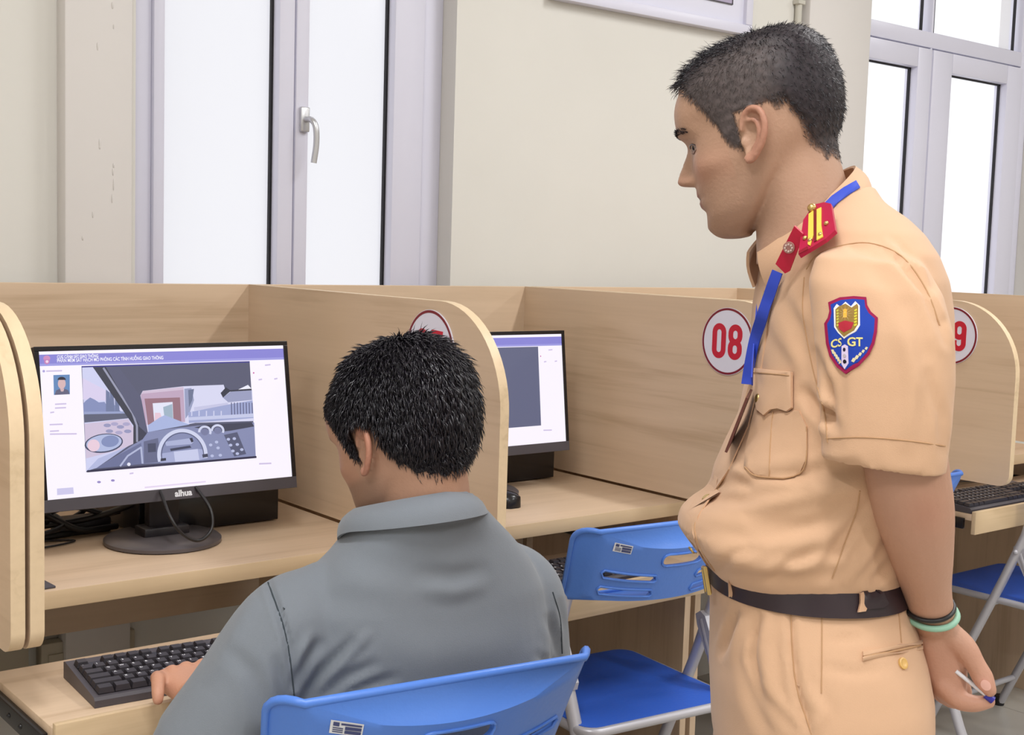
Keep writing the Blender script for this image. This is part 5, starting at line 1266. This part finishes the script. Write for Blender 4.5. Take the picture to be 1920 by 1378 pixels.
b_ = MB(); CS_.decal([(1542, 388), (1560, 370), (1582, 354), (1604, 341), (1611, 354), (1590, 368), (1570, 383), (1556, 399)], .0010, .0016, b_, None, 8)
lan = b_.build('lanyard', 'lanyard_blue', officer, 50)
b_ = MB(); pth = catmull([(1467, 512, 0), (1455, 545, 0), (1440, 590, 0), (1424, 640, 0), (1414, 690, 0), (1409, 722, 0)], 5); pts = []
for q in pth: pts.append(hp(q[0]+5, q[1], .006)-CR*.003)
b_.ribbon(pts, [nrm(-CR*.8+vd0*.6)]*len(pts), .0135, .0016); b_.build('front_strap', 'lanyard_blue', lan, 50)
b_ = MB(); b_.ribbon([at(1421, 560, 1.545), at(1416, 620, 1.51), at(1411, 690, 1.465), at(1410, 715, 1.45)], [vd0]*4, .013, .0016); b_.build('far_strap', 'lanyard_blue', lan, 50)
b_ = MB(); cA, cB_ = at(1405, 738, 1.455), at(1366, 838, 1.47); ax = nrm(cB_-cA); wd = nrm(vd0-ax*(vd0@ax)); nn = nrm(np.cross(ax, wd)); q4 = [cA-wd*.030, cA+wd*.030, cB_+wd*.030, cB_-wd*.030]
vs = [tuple(p+nn*.0015) for p in q4]+[tuple(p-nn*.0015) for p in q4]; b_.add(vs, [(0, 1, 2, 3), (7, 6, 5, 4), (0, 4, 5, 1), (1, 5, 6, 2), (2, 6, 7, 3), (3, 7, 4, 0)]); co = b_.build('id_card', 'card_brown', lan)
# ---- trousers and belt
tr = MB()
tr.loft([oring(*q) for q in ((1074, 1332, 1688, .125), (1100, 1332, 1694, .131), (1150, 1334, 1704, .145), (1210, 1332, 1720, .158), (1270, 1330, 1730, .165), (1320, 1332, 1730, .168), (1378, 1334, 1718, .166), (1440, 1345, 1700, .160))])
floor_z = 0.0
for sgn_ in (1, -1):
    hip = at(1528, 1330, D0)+OL*.085*sgn_; kn = at(1525, 1330, D0)+OL*.095*sgn_; an = hip.copy(); kn[2] = .50; an[2] = .10; an += OL*.01*sgn_-OF*.01
    rr = []
    for t, a, b in ((0, .096, .088), (.3, .094, .086), (.55, .088, .080), (.8, .086, .077), (1.0, .088, .077)):
        c = hip*(1-t)+an*t; c = c+OF*.012*math.sin(math.pi*t); rr.append([tuple(c+OF*a*sup(math.cos(k), 2.2)+OL*b*sup(math.sin(k), 2.2)) for k in [2*math.pi*j/36 for j in range(36)]])
    rr.append([tuple(np.array(p)*np.array([1, 1, 0])+np.array([0, 0, .05])) for p in rr[-1]]); tr.loft(rr)
TV, TF = fuse(tr, .006, 4, .5); N_ = vnormals(TV, TF)
for p_, d_, w_ in (([(1382, 1150), (1368, 1185), (1352, 1225)], .007, 7), ([(1398, 1150), (1385, 1190), (1372, 1240)], -.003, 9), ([(1424, 1155), (1414, 1195), (1408, 1235), (1425, 1300)], .007, 7), ([(1440, 1160), (1432, 1210), (1445, 1300), (1490, 1378)], -.004, 11), ([(1482, 1150), (1486, 1230), (1496, 1300), (1520, 1380)], .006, 7), ([(1400, 1240), (1410, 1310), (1440, 1378)], .004, 14), ([(1430, 1300), (1470, 1350), (1490, 1375)], .004, 9), ([(1520, 1300), (1540, 1340), (1525, 1378)], -.004, 12), ([(1540, 1250), (1600, 1262), (1660, 1255)], .002, 10), ([(1560, 1200), (1620, 1195)], .002, 10)):
    TV = fold(TV, N_, p_, d_, w_)
TV = TV+N_*(.0012*vnoise(TV, 30, 31))[:, None]
trousers = smooth_obj('trousers', TV, TF, 'uniform_tan', officer); T_S = Surf(TV, TF)
seams('trouser_seam', 'uniform_seam', trousers, T_S, ([(1541, 1150), (1541, 1230), (1540, 1300)], [(1483, 1150), (1486, 1230), (1496, 1300), (1522, 1376)], [(1685, 1150), (1690, 1205)]), .0008, .0002)
part('back_pocket', 'uniform_tan', trousers, lambda b: (T_S.decal([(1616, 1222), (1725, 1200), (1726, 1208), (1617, 1230)], .0, .003, b, None, 10), T_S.decal([(1616, 1232), (1726, 1211), (1726, 1218), (1617, 1240)], .0, .003, b, None, 10)))
part('pocket_slit', 'uniform_seam', trousers, lambda b: T_S.line([(1618, 1231), (1670, 1222), (1724, 1210)], .0014, .001, b))
p, n_ = T_S.hit(1692, 1244, .0); e1 = nrm(np.cross(n_, UPZ)); e2 = np.cross(n_, e1); b_ = MB(); b_.loft([[tuple(p+(e1*math.cos(a)+e2*math.sin(a))*.0063*q+n_*h) for a in [2*math.pi*k/18 for k in range(18)]] for q, h in ((1, 0), (1, .0022), (.75, .0026), (.6, .0019), (.05, .0019))]); b_.build('pocket_button', 'button_tan', trousers, 50)
def band(name, m, v0, v1, extra, parent):
    R0 = [np.array(oring(v, a+extra[0], b+extra[1], bb+extra[2], D0, 2.2)) for v, a, b, bb in ((v0, 1328, 1688, .129), (v1, 1330, 1694, .133))]
    b_ = MB(); c0 = R0[0].mean(0); c1 = R0[1].mean(0); i0 = c0+(R0[0]-c0)*.975; i1 = c1+(R0[1]-c1)*.975
    b_.loft([list(map(tuple, i0)), list(map(tuple, R0[0])), list(map(tuple, R0[1])), list(map(tuple, i1))], cap=False); return b_.build(name, m, parent, 40)
belt = band('belt', 'belt_leather', 1056, 1097, (-4, 4, .003), officer); belt['label'] = 'dark brown leather belt'
bt = Surf(np.array([v.co[:] for v in belt.data.vertices]), [tuple(p.vertices) for p in belt.data.polygons])
for poly in ([(1363, 1076), (1375, 1078), (1381, 1136), (1369, 1134)], [(1600, 1096), (1615, 1095), (1620, 1146), (1606, 1148)]):
    b_ = MB(); bt.decal(poly, .0016, .0028, b_, None, 8); b_.build('belt_loop', 'uniform_tan', trousers, 40)
b_ = MB(); bt.decal([(1612, 1092), (1650, 1088), (1662, 1096), (1662, 1132), (1652, 1140), (1612, 1143)], .0015, .0025, b_, None, 10); b_.build('belt_tip', 'belt_leather', belt, 40)
b_ = MB(); bp = at(1322, 1088, 1.49); 
for q in range(1): b_.tube([at(1319, 1064, 1.50), at(1322, 1066, 1.462), at(1330, 1112, 1.462), at(1326, 1112, 1.50)], .003, 8, closed=True)
b_.build('buckle', 'brass', belt, 40)
for sgn_ in (1, -1):
    c = at(1525, 1330, D0)+OL*.095*sgn_; c[2] = 0; rr = []
    for t, w, h in ((-.11, .022, .05), (-.09, .034, .07), (-.03, .038, .085), (.05, .042, .075), (.12, .045, .055), (.17, .036, .042), (.19, .018, .03)):
        rr.append([tuple(c+OF*t+OL*w*sup(math.cos(k), 2.6)+UPZ*(h*max(0, sup(math.sin(k), 2.6)))) for k in [2*math.pi*j/20 for j in range(20)]])
    b_ = MB(); b_.loft(rr); b_.build('shoe', 'shoe_black', officer, 60)
# wrist bands and pen
def ringband(c, ax, r, tube_r, m, name, tilt=None):
    ax = nrm(ax); e1 = nrm(np.cross(ax, UPZ)); e2 = np.cross(ax, e1); b_ = MB(); b_.tube([c+e1*r*math.cos(a)+e2*r*math.sin(a) for a in [2*math.pi*k/36 for k in range(36)]], tube_r, 8, closed=True); return b_.build(name, m, officer, 60)
axw = at(1757, 1180, 1.430)-at(1738, 1105, 1.405)
ringband(at(1747, 1150, 1.421), nrm(axw)-UPZ*.0+CR*-.25, .0268, .0036, 'band_green', 'wristband')
ringband(at(1742, 1136, 1.416), nrm(axw)+CR*-.2, .0262, .0026, 'cable_black', 'wrist_strap')
b_ = MB(); a, b = at(1792, 1258, 1.420), at(1849, 1303, 1.4125); b_.tube([a, a*.5+b*.5, b], .0024, 10); pen = b_.build('pen', 'pen_white', None, 50)
b_ = MB(); c = b+(b-a)/np.linalg.norm(b-a)*.009; b_.tube([b-(b-a)*.02, c], .0044, 12); b_.build('cap', 'pen_blue', pen, 50)
tag(pen, 'white pen with blue end held between the officer\'s thumb and finger', 'pen')
# ------------------------------------------------------------------ the seated man
mat('polo_grey', rgb(124, 130, 138), 0.8, spec=0.2, sheen=0.2, noise=(7, 0.03, (1, 1, 1)), bump=(700, 0.12, (1, 1, 1)))
mat('polo_seam', rgb(58, 66, 72), 0.9)
mat('trouser_dark', rgb(52, 54, 62), 0.8)
hd = math.radians(-14); fM = np.array([math.sin(hd), math.cos(hd), 0]); rM = nrm(np.cross(fM, UPZ))
cM = at(675, 822, 1.610)+rM*.076
neckM = np.array(at(785, 985, 1.69)); 
hzM = [.060, .058, .050, .036, .016, -.004, -.026, -.032, -.030, -.022, -.052, -.062, -.069, -.072]
HM = make_head(fM, math.radians(21), 0.0, cM, neckM, (.064, .066), hzM, (186, 144, 120), 1.03, .55)
arm = MB()
Sh, El, Wr = np.array([.775, 1.395, .860]), np.array([.655, 1.445, .685]), np.array([.742, 1.585, .732])
limb(arm, [(Sh, .05), (Sh*.5+El*.5, .046), (El, .040), (El*.5+Wr*.5, .038), (Wr, .026)])
tips = [on_z(296, 1312, .734), on_z(328, 1288, .734), on_z(354, 1276, .734), on_z(390, 1268, .734)]; kn = []
for k, t in enumerate(tips):
    base = Wr+np.array([-.030+.020*k, .062+.004*math.sin(k*1.1), .012]); kn.append(base); mid = (base+t)/2+np.array([0, 0, .014])
    limb(arm, [(base-np.array([0, .02, 0]), .0105), (base, .0105), (mid, .0096), (t*.75+mid*.25+np.array([0, 0, .004]), .0088), (t, .0078)], 14)
pm = []
for t, w, h in ((0, .024, .019), (.4, .031, .0175), (.75, .038, .0160), (1.05, .038, .0130)):
    c = Wr+(np.mean(kn, 0)-Wr)*t; pm.append([tuple(c+np.array([1, .05, 0])*w*sup(math.cos(a), 2.6)+UPZ*h*sup(math.sin(a), 2.6)) for a in [2*math.pi*j/20 for j in range(20)]])
arm.loft(pm)
limb(arm, [(Wr+np.array([.022, .02, -.004]), .013), (Wr+np.array([.052, .045, -.006]), .011), (Wr+np.array([.062, .085, -.004]), .0085)], 14)
ShR, ElR, WrR = np.array([1.135, 1.385, .855]), np.array([1.190, 1.42, .69]), np.array([1.06, 1.605, .735])
limb(arm, [(ShR, .05), (ShR*.5+ElR*.5, .046), (ElR, .040), (ElR*.5+WrR*.5, .038), (WrR, .026)])
pm = []
for t, w, h in ((0, .024, .019), (.03, .031, .0175), (.055, .038, .0160), (.075, .038, .0130)):
    c = WrR+np.array([-.02, 1, 0])*t; pm.append([tuple(c+np.array([1, .05, 0])*w*sup(math.cos(a), 2.6)+UPZ*h*sup(math.sin(a), 2.6)) for a in [2*math.pi*j/20 for j in range(20)]])
arm.loft(pm)
for k in range(4):
    base = WrR+np.array([-.031+.020*k, .072, .004]); t = base+np.array([-.004, .066+.008*math.sin(k+.6), -.004]); limb(arm, [(base, .0105), ((base+t)/2+np.array([0, 0, .012]), .0096), (t, .0078)], 14)
limb(arm, [(WrR+np.array([-.022, .02, -.004]), .013), (WrR+np.array([-.05, .045, -.004]), .011), (WrR+np.array([-.06, .085, -.002]), .0085)], 14)
AV, AF = fuse(arm, .0032, 3, .5)
AC = np.tile(lin3(198, 146, 120), (len(AV), 1))
trunk = MB()
def mring(cx, cy, z, b, a, sl=0.0, n=2.4, N=48, h=0.0):
    ex = np.array([math.cos(h), -math.sin(h), 0]); ey = np.array([math.sin(h), math.cos(h), 0])
    return [tuple(np.array([cx, cy, z])+ex*b*sup(math.cos(t), n)+ey*a*sup(math.sin(t), n)-UPZ*sl*a*sup(math.sin(t), n)) for t in [2*math.pi*k/N for k in range(N)]]
trunk.loft([mring(.96, 1.42, .98, .06, .05), mring(.965, 1.40, .90, .15, .08), mring(.965, 1.40, .70, .14, .085), mring(.95, 1.41, .50, .14, .09)])
nV = len(HM['V']); V_ = np.vstack([HM['V'], AV, np.array(trunk.v)]); F_ = HM['F']+[tuple(i+nV for i in f) for f in AF]+[tuple(i+nV+len(AV) for i in f) for f in trunk.f]
C_ = np.vstack([HM['C'], AC, np.tile(lin3(198, 146, 120), (len(trunk.v), 1))])
man = link('person', np_mesh('person', V_, F_, C_), 'skin', None, 180)
tag(man, 'person in grey-green polo shirt seated at the driving simulation, seen from behind', 'person')
# hair: full dark crop falling from the crown
L = HM['L']; Rm = HM['Rm']; N_ = vnormals(HM['V'], HM['F']); hh = HM['h']
vol = HM['scalp']*sstep(-.005, .045, hh)*(.0115+.0012*vnoise(L, 60, 41))*(1-.92*sstep(-.01, .05, L[:, 1]))*(1-.35*sstep(.045, .068, np.abs(L[:, 0]))); keep = HM['scalp'] > .3
clump = .0009*vnoise(L*np.array([1, .7, .5]), 330, 42)+.0006*vnoise(L, 700, 43)
cv, cf, ids = sub(HM['V']+N_*(vol+clump*HM['scalp']+.0008)[:, None], [f for f in HM['F'] if all(keep[i] for i in f)])
mat('hair_under', rgb(30, 26, 31), 0.62, spec=0.3)
hair = smooth_obj('hair', cv, cf, 'hair_under', man)
crown = np.array([.012, -.030, .088])
def lay(n, seed, mask, lenf, w, lift, bend, jit):
    P, Lc, nl = sample(HM, n, seed, mask); d = Lc-crown; d[:, 2] -= .035+.05*sstep(.02, -.08, Lc[:, 1]); fr = sstep(.0, .06, Lc[:, 1])*sstep(.03, .08, Lc[:, 2]); d[:, 1] += .08*fr
    hl, _ = hairline(Lc, hzM); v_ = sstep(-.005, .045, hl)
    fq = sstep(-.01, .05, Lc[:, 1])
    return strands(P+nl*(lift*v_*(1-.9*fq)*(1-.35*sstep(.045, .068, np.abs(Lc[:, 0]))))[:, None], nl, comb(Lc, nl, d, Rm), lenf*(.55+.45*v_)*(1-.45*fq)*(.7+.6*np.random.default_rng(seed).random(n)), np.full(n, w), seed+1, bend, jit)
V1, F1 = lay(9500, 51, HM['scalp'], .025, .00055, .0160, .42, .24); smooth_obj('hair_strands', V1, F1, 'hair_black', hair)['kind'] = 'stuff'
V1, F1 = lay(3200, 53, HM['scalp']*sstep(.0, .05, hh), .028, .0012, .0165, .62, .22); smooth_obj('hair_locks', V1, F1, 'hair_black', hair)['kind'] = 'stuff'
# shirt
sh = MB()
sh.loft([mring(*q) for q in ((.938, 1.370, 1.006, .076, .078, .50), (.940, 1.372, .992, .088, .086, .46), (.946, 1.376, .972, .108, .094, .38), (.954, 1.382, .950, .134, .100, .28), (.960, 1.386, .922, .164, .108, .16), (.964, 1.388, .888, .186, .116, .06), (.966, 1.388, .84, .196, .122), (.966, 1.386, .78, .198, .126), (.962, 1.384, .72, .194, .126), (.958, 1.388, .64, .190, .124), (.955, 1.40, .56, .190, .130), (.955, 1.415, .47, .185, .135))])
limb(sh, [(np.array([.822, 1.390, .892]), .058), (np.array([.778, 1.398, .862]), .070), (np.array([.728, 1.415, .785]), .071), (np.array([.682, 1.437, .715]), .069)], 28)
limb(sh, [(np.array([1.10, 1.385, .890]), .058), (np.array([1.135, 1.385, .858]), .067), (np.array([1.158, 1.395, .785]), .067), (np.array([1.180, 1.412, .715]), .066)], 28)
SV, SF = fuse(sh, .0052, 6, .5); N_ = vnormals(SV, SF)
FO = [([(556, 1280), (575, 1235), (600, 1205)], .006, 9), ([(575, 1300), (615, 1250), (660, 1205)], .006, 10), ([(600, 1310), (650, 1270), (700, 1245)], .005, 10), ([(590, 1290), (640, 1240), (690, 1190)], -.004, 9), ([(560, 1250), (570, 1215), (580, 1190)], -.004, 8), ([(630, 1310), (690, 1285), (740, 1270)], .004, 9),
      ([(500, 1085), (520, 1140), (540, 1200), (552, 1290)], .0065, 7), ([(520, 1240), (530, 1280), (540, 1330)], .005, 11), ([(800, 1072), (850, 1078), (900, 1070)], .0035, 14), ([(790, 1105), (850, 1112), (900, 1100)], -.003, 14), ([(760, 975), (820, 985), (900, 972)], .003, 10),
      ([(1030, 1160), (1045, 1200), (1052, 1250)], .005, 9), ([(1050, 1130), (1062, 1180), (1066, 1230)], .004, 7), ([(1010, 1230), (1040, 1250)], .004, 9), ([(430, 1220), (470, 1260), (490, 1330)], .003, 16), ([(470, 1130), (440, 1200), (400, 1270)], -.003, 14), ([(520, 1100), (600, 1120), (700, 1130)], .002, 25), ([(640, 1010), (700, 1060), (800, 1080)], .0025, 25), ([(700, 1200), (800, 1230), (950, 1210)], -.003, 40)]
for p_, d_, w_ in FO: SV = fold(SV, N_, p_, d_, w_)
SV = SV+N_*(.0012*vnoise(SV, 22, 61)+.0005*vnoise(SV, 70, 62))[:, None]
polo = smooth_obj('polo_shirt', SV, SF, 'polo_grey', man); M_S = Surf(SV, SF)
seams('sleeve_seam', 'polo_seam', polo, M_S, ([(498, 1080), (520, 1140), (538, 1200), (550, 1290), (556, 1340)], [(1036, 1110), (1050, 1160), (1054, 1225)]), .0010, .0003)
part('collar', 'polo_grey', polo, lambda b: ring_collar(b, at(766, 912, 1.665), (.068, .068), at(775, 952, 1.665), (.092, .094), np.array([-.12, 1, 0]), .30, .20, .30, th=.004, tip=.02, bulge=.007), 60)
# trousers and shoes under the tray
tr = MB(); tr.loft([mring(.955, 1.41, z, b, a) for z, b, a in ((.56, .175, .125), (.52, .19, .14), (.475, .19, .15), (.452, .17, .14))])
shoes = []
for s in (-1, 1):
    hp_, kn_, an_ = np.array([.955+.09*s, 1.43, .535]), np.array([.945+.13*s, 1.83, .525]), np.array([.945+.13*s, 1.80, .10])
    limb(tr, [(hp_, .082), (hp_*.5+kn_*.5, .074), (kn_, .062)]); limb(tr, [(kn_, .060), (kn_*.5+an_*.5, .056), (an_, .052)])
    shoes.append(an_)
TV, TF = fuse(tr, .008, 4, .5); smooth_obj('trousers', TV, TF, 'trouser_dark', man)
for an_ in shoes:
    c = np.array([an_[0], an_[1], 0]); rr = []
    for t, w, h in ((-.08, .022, .05), (-.06, .034, .07), (0, .038, .085), (.07, .042, .07), (.13, .045, .055), (.17, .036, .042), (.19, .018, .03)):
        rr.append([tuple(c+np.array([0, 1, 0])*t+np.array([1, 0, 0])*w*sup(math.cos(k), 2.6)+UPZ*(h*max(0, sup(math.sin(k), 2.6)))) for k in [2*math.pi*j/20 for j in range(20)]])
    b_ = MB(); b_.loft(rr); b_.build('shoe', 'shoe_black', man, 60)
